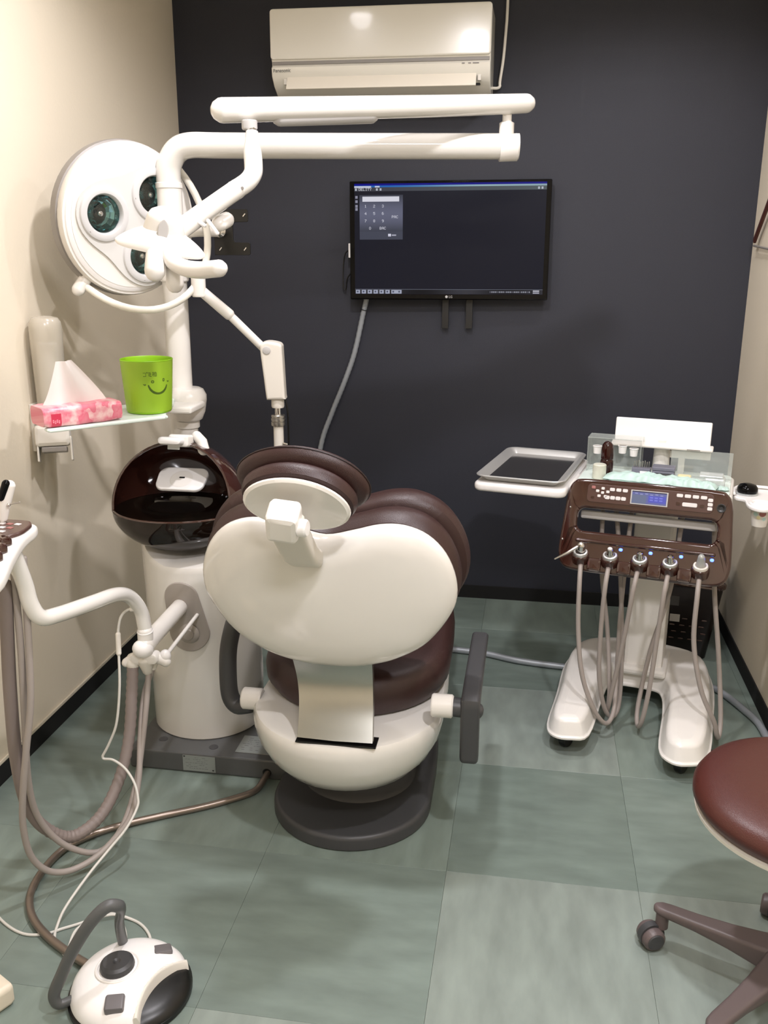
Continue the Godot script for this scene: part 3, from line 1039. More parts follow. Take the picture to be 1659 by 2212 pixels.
	part(lt, "handle", tube(nm(), smooth([V(-0.862, 1.46, -2.165), V(-0.845, 1.437, -2.15), V(-0.81, 1.424, -2.128), V(-0.765, 1.420, -2.105), V(-0.728, 1.423, -2.085), V(-0.708, 1.425, -2.075)], 5), [0.016, 0.017, 0.018, 0.0185, 0.019, 0.019, 0.019, 0.019, 0.019, 0.019, 0.0195, 0.0195, 0.0195, 0.0195, 0.0195, 0.0195, 0.0195, 0.0195, 0.0195, 0.0195, 0.0195, 0.0195, 0.0195, 0.0195, 0.0195, 0.0195], 18), "white")
	part(lt, "handle_knob", tube(nm(), [V(-0.890, 1.452, -2.155), V(-0.888, 1.416, -2.140)], [0.023, 0.0245], 18), "white")
	part(lt, "clip", tube(nm(), [V(-0.797, 1.532, -2.27), V(-0.777, 1.503, -2.275)], 0.005, 10), "white_bright")
	part(lt, "clip", tube(nm(), [V(-0.822, 1.53, -2.27), V(-0.81, 1.521, -2.28)], 0.005, 10), "white_bright")
	part(lt, "pivot_ball", tube(nm(), [V(-0.80, 1.527, -2.36), V(-0.79, 1.537, -2.39)], 0.020, 16), "white")

# ------------------------------------------------------------------ three bulb lamp on its own stand
func surgical_lamp():
	var t := thing("surgical_lamp", "round white surgical lamp with three reflectors on a jointed stand", "surgical lamp", V(-0.77, 0.0, -2.70))
	var c := V(-1.160, 1.543, -2.645)
	var n := V(0.80, -0.08, 0.59).normalized()
	var h := Vector3.UP.cross(n).normalized()        # to the right as one looks at its face
	var u := n.cross(h).normalized()
	var B := Basis(h, u, n)
	var T := at(c, B)
	var ax := Transform3D(B * Basis(V(1, 0, 0), V(0, 0, 1), V(0, -1, 0)), c)   # lathes turn round n
	part(t, "housing", lathe([[0.05, -0.115], [0.14, -0.10], [0.19, -0.075], [0.209, -0.045], [0.213, -0.01], [0.209, 0.0], [0.20, 0.0]], 60, ax, true, false), "white")
	part(t, "rear_band", lathe([[0.206, -0.062], [0.216, -0.058], [0.2175, -0.04], [0.216, -0.028], [0.211, -0.026]], 60, ax, false, false), "mid_grey")
	part(t, "face_rim", lathe([[0.203, -0.001], [0.201, 0.004], [0.192, 0.0085], [0.186, 0.0085], [0.186, -0.004]], 60, ax, false, false), "white_bright")
	var lobes := PackedVector2Array()
	for k in 72:
		var q := TAU * k / 72
		var r := 0.158 + 0.026 * cos(3.0 * (q - deg_to_rad(168)))
		lobes.append(Vector2(cos(q) * r, sin(q) * r))
	# face plate and raised three-lobed panel, both pierced for the reflectors
	for e in 2:
		var f := CSGCombiner3D.new()
		f.name = "face" if e == 0 else "lens_panel"
		f.transform = Transform3D(B, c - org)
		f.material_override = mats["white" if e == 0 else "panel_grey"]
		t.add_child(f)
		if e == 0:
			var d := CSGCylinder3D.new()
			d.name = "disc"
			d.radius = 0.188
			d.height = 0.02
			d.sides = 60
			d.rotation_degrees = V(90, 0, 0)
			f.add_child(d)
		else:
			var d := CSGPolygon3D.new()
			d.name = "lobes"
			d.polygon = lobes
			d.depth = 0.016
			d.position = V(0.006, -0.006, 0.016)
			f.add_child(d)
		for k in 3:
			var q: float = deg_to_rad([168.0, 50.0, 288.0][k])
			var h3 := CSGCylinder3D.new()
			h3.name = "opening"
			h3.radius = 0.0555
			h3.height = 0.1
			h3.sides = 40
			h3.operation = CSGShape3D.OPERATION_SUBTRACTION
			h3.position = V(0.006 + cos(q) * 0.100, -0.006 + sin(q) * 0.100, 0.0)
			h3.rotation_degrees = V(90, 0, 0)
			f.add_child(h3, true)
	for k in 3:
		var q: float = deg_to_rad([168.0, 50.0, 288.0][k])
		var p := V(0.006 + cos(q) * 0.100, -0.006 + sin(q) * 0.100, 0.0165)
		var lx := ax * at(V(p.x, p.z, -p.y))
		var ring_m := part(t, "reflector_ring", lathe([[0.0505, -0.012], [0.0525, 0.002], [0.056, 0.007], [0.066, 0.008], [0.073, 0.005], [0.076, -0.001]], 40, lx, false, false), "lens_ring")
		part(ring_m, "reflector", commit(lathe([[0.002, -0.047], [0.010, -0.046], [0.022, -0.041], [0.034, -0.033], [0.044, -0.022], [0.0515, -0.008]], 13, lx, false, false, true), 8.0), "reflector")
		part(ring_m, "bulb", lathe([[0.009, -0.045], [0.010, -0.026], [0.007, -0.020], [0.002, -0.018]], 16, lx), "chrome")
		part(ring_m, "bulb_shade", lathe([[0.003, -0.024], [0.016, -0.026], [0.020, -0.032]], 20, lx, true, false), "reflector_dark")
		part(ring_m, "lens", lathe([[0.0515, -0.006], [0.04, -0.003], [0.02, -0.001], [0.002, -0.0006]], 36, lx, false, true), "lens_glass")
		part(ring_m, "screw", lathe([[0.0045, 0.004], [0.0045, 0.007], [0.003, 0.0075]], 12, lx * at(V(-0.0645 * cos(q * 0.3 - 0.1), 0.0, 0.0645 * sin(q * 0.3 - 0.1)))), "mid_grey")
	# yoke: a half ring swung to the lower right, hinged on two sockets
	var a := (h * 0.62 + u * 0.785).normalized()
	var b := V(0.215, -0.178, 0.015)
	var arc := []
	for k in 33:
		var q := PI * k / 32.0
		arc.append(c + n * -0.035 + a * 0.228 * cos(q) + b * sin(q))
	part(t, "yoke", tube(nm(), arc, 0.0105, 12), "warm_white")
	for s in [1.0, -1.0]:
		part(t, "yoke_socket", tube(nm(), [c + n * -0.035 + a * 0.205 * s, c + n * -0.035 + a * 0.25 * s], 0.0185, 16), "white")
	# spring arm, hinge box and post
	var q0: Vector3 = arc[16]
	var hb := V(-0.795, 1.166, -2.735)
	part(t, "yoke_joint", lathe([[0.018, -0.035], [0.021, -0.03], [0.021, 0.03], [0.018, 0.035]], 18, at(q0 + V(0.004, -0.004, 0))), "white")
	part(t, "spring_arm", tube(nm(), [q0 + V(0.0, -0.012, 0), q0.lerp(hb, 0.45)], [0.0155, 0.0165], 16), "white")
	part(t, "spring_arm_sleeve", tube(nm(), [q0.lerp(hb, 0.4), hb], [0.0125, 0.0125], 16), "white")
	var ho := smooth2([Vector2(-0.030, 0.0), Vector2(-0.028, 0.022), Vector2(-0.008, 0.030), Vector2(0.022, 0.026), Vector2(0.034, 0.018), Vector2(0.036, 0.0), Vector2(0.039, -0.08), Vector2(0.041, -0.135), Vector2(0.039, -0.145), Vector2(0.0, -0.146), Vector2(-0.012, -0.146), Vector2(-0.016, -0.14), Vector2(-0.022, -0.08)], 3)
	var box_at := V(-0.785, 1.168, -2.765)
	part(t, "hinge_box", slab(ho, 0.058, 0.008, at(box_at, rot(0, 8))), "offwhite")
	part(t, "hinge_pin", lathe([[0.012, 0], [0.012, 0.003], [0.010, 0.0045], [0.001, 0.005]], 18, at(box_at + V(-0.002, 0.004, 0.058), along(V(0.13, 0, 1)))), "pale_grey")
	var pz := -2.738
	var pxx := -0.7655
	part(t, "socket", lathe([[0.018, 0.995], [0.0195, 0.999], [0.0195, 1.024]], 20, at(V(pxx, 0, pz))), "offwhite")
	part(t, "chrome_tube", lathe([[0.0098, 0.93], [0.0098, 1.0]], 18, at(V(pxx, 0, pz))), "chrome")
	var cl := part(t, "clamp_collar", lathe([[0.0205, 0.939], [0.0215, 0.941], [0.0215, 0.951], [0.0195, 0.952], [0.0195, 0.954], [0.0215, 0.955], [0.0215, 0.962], [0.0195, 0.963], [0.0195, 0.965], [0.0210, 0.966], [0.0210, 0.971], [0.019, 0.973]], 24, at(V(pxx, 0, pz))), "steel")
	part(cl, "thumb_screw", tube(nm(), [V(pxx + 0.018, 0.885, pz + 0.01), V(pxx + 0.028, 0.883, pz + 0.012)], 0.004, 10), "chrome")
	part(t, "post", lathe([[0.0155, 0.05], [0.0155, 0.94]], 20, at(V(pxx, 0, pz))), "offwhite")
	part(t, "stand_base", lathe([[0.10, 0.0], [0.105, 0.004], [0.10, 0.03], [0.03, 0.05], [0.016, 0.06]], 32, at(V(pxx, 0.0, pz - 0.20))), "white")
	part(t, "stand_foot", tube(nm(), [V(pxx, 0.05, pz), V(pxx, 0.04, pz - 0.2)], 0.016, 12), "white")
	part(t, "power_cable", tube(nm(), smooth([V(pxx + 0.016, 1.022, pz - 0.02), V(pxx + 0.024, 0.99, pz - 0.02), V(pxx + 0.026, 0.9, pz - 0.02), V(pxx + 0.022, 0.5, pz - 0.02), V(pxx + 0.02, 0.1, pz - 0.03)], 5), 0.003, 8), "black")

# ------------------------------------------------------------------ assistant arm, tray and hoses at the left
func assistant_arm():
	var t := thing("assistant_arm", "bent white pipe arm carrying a brown instrument holder at the left edge", "instrument arm", V(-0.95, 0.45, -2.05))
	var pipe := smooth([V(-1.035, 0.87, -1.66), V(-1.029, 0.794, -1.681), V(-1.024, 0.745, -1.687), V(-1.012, 0.71, -1.701), V(-0.996, 0.70, -1.743), V(-0.968, 0.688, -1.849), V(-0.955, 0.672, -1.945), V(-0.948, 0.645, -2.000), V(-0.938, 0.60, -2.032), V(-0.933, 0.556, -2.037), V(-0.931, 0.53, -2.036)], 6)
	part(t, "pipe", tube(nm(), pipe, 0.0175, 18), "white_gloss")
	part(t, "pipe_collar", torus(0.0182, 0.0025, at(V(-0.931, 0.54, -2.036), rot(8, 0, 0)), 24, 8), "white_bright")
	part(t, "joint_body", tube(nm(), [V(-0.931, 0.54, -2.036), V(-0.931, 0.50, -2.034)], 0.0195, 18), "white")
	part(t, "joint_cap", ball(V(-0.934, 0.498, -2.022), V(0.027, 0.024, 0.024)), "white_bright")
	part(t, "stub_pipe", tube(nm(), [V(-0.93, 0.505, -2.03), V(-0.955, 0.488, -2.335)], 0.0225, 20), "white")
	# hose clip body under the joint
	var hb := part(t, "hose_clip", box(V(0.075, 0.03, 0.035), 0.008, at(V(-0.935, 0.468, -2.035), rot(0, 0, 6)), 0.012), "white")
	part(hb, "clip_arm", tube(nm(), [V(-0.955, 0.475, -2.03), V(-0.985, 0.452, -2.03)], 0.012, 12), "white")
	part(hb, "clip_arm", tube(nm(), [V(-0.915, 0.472, -2.04), V(-0.885, 0.455, -2.045)], 0.013, 12), "white")
	part(hb, "clip_knob", ball(V(-0.888, 0.468, -2.05), V(0.015, 0.018, 0.015)), "white_bright")
	part(hb, "link_rod", tube(nm(), [V(-0.885, 0.472, -2.055), V(-0.905, 0.466, -2.33)], 0.0055, 10), "white")
	part(hb, "hose_sleeve", tube(nm(), [V(-0.935, 0.462, -2.035), V(-0.935, 0.43, -2.04)], [0.022, 0.013], 14), "offwhite")
	# holder: a white tray edged plate with a brown control pad and brown clips, cut by the picture's edge
	# plan outline as [x, z]; its right edge runs towards the viewer
	var hp := []
	for p in [[-1.030, -1.770], [-1.008, -1.745], [-1.000, -1.700], [-0.985, -1.645], [-0.950, -1.550], [-0.905, -1.430], [-0.93, -1.37], [-1.03, -1.36], [-1.16, -1.45], [-1.22, -1.60], [-1.20, -1.74], [-1.12, -1.785]]:
		hp.append(Vector2(p[0], -p[1]))
	hp = smooth2(hp, 4)
	var T := Transform3D(Basis(V(1, 0, 0), V(0, 0, -1), V(0, 1, 0)), V(-0.018, 0.871, 0.0))
	part(t, "holder_tray", slab(hp, 0.028, 0.010, T), "white")
	var pad := []
	for p in [[-1.045, -1.762], [-1.018, -1.745], [-1.009, -1.715], [-1.008, -1.675], [-1.03, -1.640], [-1.07, -1.630], [-1.13, -1.65], [-1.16, -1.70], [-1.14, -1.755]]:
		pad.append(Vector2(p[0], -p[1]))
	var cp := part(t, "control_pad", slab(smooth2(pad, 4), 0.010, 0.004, T * at(V(0, 0, 0.026))), "brown_panel")
	for r in 3:
		for k in 5:
			part(cp, "button", box(V(0.013, 0.011, 0.0015), 0.0006, T * at(V(-1.040 - k * 0.018 - r * 0.003, 1.728 - r * 0.026, 0.0364), rot(0, 0, -10))), "button_white" if (r + k) % 4 != 1 else "button_pink")
	for k in 3:
		part(t, "holder_clip", box(V(0.055, 0.034, 0.026), 0.008, T * at(V(-1.020 + k * 0.017, 1.618 - k * 0.045, 0.034), rot(0, 0, -20)), 0.010), "brown_gloss")
	part(t, "slot_ring", torus(0.008, 0.003, T * at(V(-0.985, 1.468, 0.029), rot(90, 0, 0)), 20, 8), "chrome")
	# a mirror-like hand piece standing in the holder
	var hd := thing("hand_piece", "white handled hand piece with a black window, standing in the holder at the left edge", "hand piece", V(-1.075, 0.93, -1.75))
	part(hd, "handle", tube(nm(), [V(-1.098, 0.915, -1.74), V(-1.090, 0.955, -1.745), V(-1.080, 0.985, -1.75)], [0.010, 0.013, 0.012], 14), "white")
	part(hd, "window", tube(nm(), [V(-1.093, 0.962, -1.735), V(-1.082, 0.992, -1.74)], [0.008, 0.0085], 12), "black_gloss")
	var ts := thing("syringe_tip", "thin steel syringe tip pointing right above the brown control pad at the left edge", "dental tip", V(-1.07, 0.95, -1.745))
	part(ts, "needle", tube(nm(), [V(-1.077, 0.948, -1.735), V(-1.052, 0.954, -1.735)], 0.0015, 8), "steel")
	part(ts, "hub", ball(V(-1.078, 0.947, -1.735), V(0.004, 0.004, 0.004), 12), "chrome")
	# hoses: from the holder down to the floor and up again to the clip
	var hs := [
		["suction_hose", "thick ribbed grey suction hose looping from the left edge to the clip below the arm", [V(-1.073, 0.785, -1.682), V(-1.077, 0.698, -1.676), V(-1.090, 0.533, -1.679), V(-1.102, 0.365, -1.691), V(-1.108, 0.224, -1.722), V(-1.088, 0.142, -1.754), V(-1.050, 0.093, -1.799), V(-1.008, 0.109, -1.863), V(-0.983, 0.170, -1.926), V(-0.970, 0.261, -1.976), V(-0.968, 0.374, -2.010), V(-0.969, 0.459, -2.035)], 0.0145, "hose_dark", true],
		["instrument_hose", "smooth grey hose looping lowest over the floor at the left", [V(-1.057, 0.835, -1.692), V(-1.051, 0.646, -1.676), V(-1.062, 0.479, -1.678), V(-1.083, 0.304, -1.697), V(-1.085, 0.187, -1.726), V(-1.052, 0.093, -1.766), V(-0.994, 0.045, -1.814), V(-0.953, 0.082, -1.863), V(-0.939, 0.159, -1.930), V(-0.935, 0.261, -1.982), V(-0.933, 0.370, -2.025), V(-0.932, 0.444, -2.047)], 0.0075, "hose", false],
		["instrument_hose", "smooth grey hose hanging furthest right from the holder, crossing the others near the floor", [V(-1.036, 0.842, -1.699), V(-1.034, 0.647, -1.679), V(-1.035, 0.523, -1.663), V(-1.050, 0.416, -1.651), V(-1.068, 0.306, -1.647), V(-1.080, 0.220, -1.652), V(-1.081, 0.133, -1.668), V(-1.063, 0.073, -1.696), V(-1.032, 0.045, -1.735), V(-0.993, 0.047, -1.783), V(-0.963, 0.067, -1.836), V(-0.934, 0.109, -1.885), V(-0.932, 0.181, -1.938), V(-0.941, 0.261, -1.981), V(-0.944, 0.365, -2.032), V(-0.917, 0.455, -2.060)], 0.0075, "hose", false]]
	for h in hs:
		var o := thing(h[0], h[1], "hose", h[2][0], "hoses of the left instrument holder")
		var path := smooth(h[2], 12 if h[5] else 6)
		var rad := []
		for k in path.size():
			rad.append(h[3] + (0.0009 * (1.0 if k % 2 == 0 else -1.0) if h[5] and k > 60 else 0.0))
		part(o, "hose", tube(nm(), path, rad, 14), h[4])
		part(o, "ferrule", tube(nm(), [path[path.size() - 3], path[path.size() - 1]], h[3] * 1.25, 14), "offwhite")
	var cd := thing("kinked_cable", "thin white cord hanging from the pipe arm, kinked, then running down to the floor", "cable", V(-1.0, 0.04, -1.64))
	var cp1 := smooth([V(-0.942, 0.606, -2.020), V(-0.960, 0.606, -2.012), V(-0.977, 0.59, -2.006), V(-0.984, 0.557, -1.998), V(-0.981, 0.513, -1.985), V(-0.974, 0.424, -1.960), V(-0.981, 0.331, -1.942), V(-1.001, 0.276, -1.934), V(-1.020, 0.240, -1.929)], 6)
	var cp2 := smooth([V(-1.020, 0.240, -1.929), V(-1.016, 0.233, -1.928), V(-0.989, 0.235, -1.923), V(-0.955, 0.220, -1.914), V(-0.927, 0.192, -1.900), V(-0.912, 0.163, -1.883), V(-0.909, 0.143, -1.867), V(-0.921, 0.112, -1.825), V(-0.947, 0.082, -1.780), V(-0.971, 0.056, -1.716), V(-0.988, 0.03, -1.636), V(-0.992, 0.008, -1.60), V(-0.980, 0.006, -1.565), V(-0.955, 0.006, -1.538), V(-0.925, 0.006, -1.515)], 6)
	part(cd, "cord", tube(nm(), cp1 + cp2.slice(1), 0.0032, 8), "cord")
	part(cd, "connector", tube(nm(), [V(-0.984, 0.545, -1.995), V(-0.980, 0.500, -1.982)], 0.0065, 12), "offwhite")
	part(cd, "plug", tube(nm(), [V(-0.942, 0.606, -2.020), V(-0.953, 0.6065, -2.015)], 0.0062, 12), "offwhite")

# ------------------------------------------------------------------ prints
const GLYPHS := {
	"A": [14, 17, 17, 31, 17, 17, 17], "B": [30, 17, 17, 30, 17, 17, 30], "C": [14, 17, 16, 16, 16, 17, 14], "D": [30, 17, 17, 17, 17, 17, 30], "E": [31, 16, 16, 30, 16, 16, 31],
	"I": [14, 4, 4, 4, 4, 4, 14], "L": [16, 16, 16, 16, 16, 16, 31], "P": [30, 17, 17, 30, 16, 16, 16], "T": [31, 4, 4, 4, 4, 4, 4], "Y": [17, 17, 10, 4, 4, 4, 4], "S": [15, 16, 16, 14, 1, 1, 30],
	"0": [14, 17, 17, 17, 17, 17, 14], "1": [4, 12, 4, 4, 4, 4, 14], "2": [14, 17, 1, 6, 8, 16, 31], "3": [14, 17, 1, 6, 1, 17, 14], "4": [2, 6, 10, 18, 31, 2, 2],
	"5": [31, 16, 30, 1, 1, 17, 14], "6": [14, 16, 30, 17, 17, 17, 14], "7": [31, 1, 2, 4, 4, 8, 8], "8": [14, 17, 17, 14, 17, 17, 14], "9": [14, 17, 17, 15, 1, 1, 14]}

func print_text(im: Image, s: String, x: int, y: int, px: int, c: Color):
	for ch in s:
		if GLYPHS.has(ch):
			for r in 7:
				for k in 5:
					if (GLYPHS[ch][r] >> (4 - k)) & 1:
						im.fill_rect(Rect2i(x + k * px, y + r * px, px, px), c)
		x += 6 * px

func screen_image() -> ImageTexture:
	var w := 1024
	var h := 576
	var im := Image.create(w, h, false, Image.FORMAT_RGBA8)
	im.fill(Color(0.115, 0.12, 0.165))
	im.fill_rect(Rect2i(0, 0, w, 10), Color(0.03, 0.03, 0.55))
	for x in w:
		var s := float(x) / w
		var c := Color(0.12, 0.42, 0.78).lerp(Color(0.62, 0.74, 0.78), smoothstep(0.1, 0.7, s))
		im.fill_rect(Rect2i(x, 10, 1, 9), c)
		im.fill_rect(Rect2i(x, 19, 1, 20), Color(0.27, 0.27, 0.31).lerp(Color(0.36, 0.40, 0.42), s))
	im.fill_rect(Rect2i(0, 12, 92, 10), Color(0.82, 0.84, 0.92))
	im.fill_rect(Rect2i(112, 12, 26, 8), Color(0.85, 0.87, 0.95))
	print_text(im, "DELITY", 24, 22, 2, Color(0.92, 0.93, 0.97))
	for x in [4, 118, 138, 978, 996]:
		im.fill_rect(Rect2i(x, 24, 10, 12), Color(0.78, 0.8, 0.86))
	# side bar and key pad
	for y in [62, 84, 108, 124]:
		im.fill_rect(Rect2i(5, y, 13, 14), Color(0.6, 0.6, 0.68))
	for y in 230:
		im.fill_rect(Rect2i(28, 58 + y, 236, 1), Color(0.27, 0.28, 0.33).lerp(Color(0.47, 0.48, 0.58), sin(PI * minf(y / 190.0, 1.0)) * 0.8))
	im.fill_rect(Rect2i(28, 246, 236, 42), Color(0.30, 0.31, 0.37))
	im.fill_rect(Rect2i(44, 66, 200, 26), Color(0.93, 0.93, 0.98))
	for r in 3:
		for k in 3:
			print_text(im, str(r * 3 + k + 1), 56 + k * 47, 108 + r * 38, 2, Color(0.95, 0.95, 1))
	print_text(im, "0", 80, 222, 2, Color(0.95, 0.95, 1))
	print_text(im, "BAC", 138, 222, 2, Color(0.95, 0.95, 1))
	print_text(im, "PAC", 204, 164, 2, Color(0.95, 0.95, 1))
	im.fill_rect(Rect2i(184, 258, 16, 14), Color(0.9, 0.9, 0.97))
	im.fill_rect(Rect2i(204, 262, 24, 7), Color(0.75, 0.75, 0.82))
	# task bar
	for x in w:
		im.fill_rect(Rect2i(x, 552, 1, 24), Color(0.10, 0.10, 0.12).lerp(Color(0.24, 0.24, 0.27), 0.5 + 0.5 * sin(x * 0.013)))
	im.fill_rect(Rect2i(0, 550, w, 2), Color(0.5, 0.52, 0.58))
	for k in 8:
		im.fill_rect(Rect2i(4 + k * 33, 554, 24 + (10 if k == 6 else 0), 20), Color(0.70, 0.72, 0.80))
		im.fill_rect(Rect2i(10 + k * 33, 559, 9, 9), Color(0.35, 0.37, 0.45))
	for k in 22:
		im.fill_rect(Rect2i(740 + k * 10, 560, 7, 8), Color(0.62, 0.63, 0.68) if k % 4 else Color(0.4, 0.4, 0.45))
	im.fill_rect(Rect2i(972, 555, 34, 7), Color(0.8, 0.8, 0.85))
	im.fill_rect(Rect2i(972, 565, 34, 7), Color(0.7, 0.7, 0.76))
	return ImageTexture.create_from_image(im)

func stroke(im: Image, a: Vector2, b: Vector2, r: float, c: Color):
	var n := int(a.distance_to(b)) + 1
	for k in n + 1:
		var p := a.lerp(b, float(k) / n)
		im.fill_rect(Rect2i(int(p.x - r), int(p.y - r), int(2 * r) + 1, int(2 * r) + 1), c)

func bin_image() -> ImageTexture:
	var w := 1024
	var h := 320
	var im := Image.create(w, h, false, Image.FORMAT_RGBA8)
	var g := Color(0.565, 0.715, 0.16)
	var k := Color(0.25, 0.35, 0.05)
	im.fill(g)
	var o := Vector2(512 + 35, 0)
	# three small characters
	for s in [[0, 0, 16, 0], [16, 0, 16, 22], [0, 22, 16, 22], [21, -4, 23, 1], [26, -4, 28, 1]]:
		stroke(im, o + Vector2(-62 + s[0], 66 + s[1]), o + Vector2(-62 + s[2], 66 + s[3]), 1.4, k)
	for s in [[0, 0, 14, 4], [0, 9, 14, 13], [0, 18, 16, 24]]:
		stroke(im, o + Vector2(-28 + s[0], 64 + s[1]), o + Vector2(-28 + s[2], 64 + s[3]), 1.6, k)
	for s in [[0, 4, 26, 4], [5, 0, 2, 5], [18, 0, 16, 5], [0, 12, 12, 12], [6, 6, 6, 28], [6, 13, 0, 21], [14, 9, 26, 9], [14, 28, 26, 28], [14, 9, 14, 28], [26, 9, 26, 28], [14, 15, 26, 15], [14, 22, 26, 22]]:
		stroke(im, o + Vector2(-4 + s[0], 61 + s[1]), o + Vector2(-4 + s[2], 61 + s[3]), 1.4, k)
	# eyes, cheeks and mouth
	for e in [[-6.0, 122.0, 11.0, 10.0], [72.0, 115.0, 9.0, 11.0]]:
		for y in 40:
			for x in 40:
				var d := Vector2((x - 20) / e[2], (y - 20) / e[3]).length()
				if d < 1.0 and not (d < 0.42 and d > 0.15):
					im.set_pixel(int(o.x + e[0] + x - 20), int(e[1] + y - 20), k)
	for c in [[-58, 140], [112, 128]]:
		stroke(im, o + Vector2(c[0] - 8, c[1] - 2), o + Vector2(c[0] + 2, c[1] + 5), 1.6, k)
		stroke(im, o + Vector2(c[0] + 2, c[1] - 2), o + Vector2(c[0] + 8, c[1] + 2), 1.6, k)
	var prev := Vector2.ZERO
	for j in 25:
		var q := deg_to_rad(20.0 + 145.0 * j / 24.0)
		var p := o + Vector2(34, 128) + Vector2(cos(q) * 70, sin(q) * 72)
		if j > 0:
			stroke(im, prev, p, 4.0 + 2.0 * sin(PI * j / 24.0), k)
		prev = p
	return ImageTexture.create_from_image(im)

func tissue_image() -> ImageTexture:
	var w := 512
	var h := 128
	var im := Image.create(w, h, false, Image.FORMAT_RGBA8)
	var n := FastNoiseLite.new()
	n.seed = 5
	n.frequency = 0.012
	var c0 := Color(0.93, 0.78, 0.77)
	var c1 := Color(0.86, 0.40, 0.49)
	for y in h:
		for x in w:
			var v := n.get_noise_2d(x, y * 1.4) * 0.9 + 0.38
			if x < 110:
				v += 0.25 * (1.0 - x / 110.0)
			for f in [[300, 12, 66], [255, 118, 52], [478, 80, 48], [400, 30, 30]]:
				var d := Vector2(x - f[0], y - f[1])
				var pet: float = f[2] * (0.82 + 0.18 * cos(5.0 * d.angle()))
				if d.length() < pet:
					v = maxf(v, 0.55 + 0.35 * d.length() / pet)
			im.set_pixel(x, y, c0.lerp(c1, clampf(v, 0, 1)))
	im.fill_rect(Rect2i(44, 62, 62, 58), Color(0.80, 0.22, 0.33))
	for k in 4:
		im.fill_rect(Rect2i(52 + k * 12, 88 + (k % 2) * 4, 8, 14), Color(0.96, 0.62, 0.68))
		im.fill_rect(Rect2i(55 + k * 12, 91 + (k % 2) * 4, 3, 6), Color(0.80, 0.22, 0.33))
	return ImageTexture.create_from_image(im)

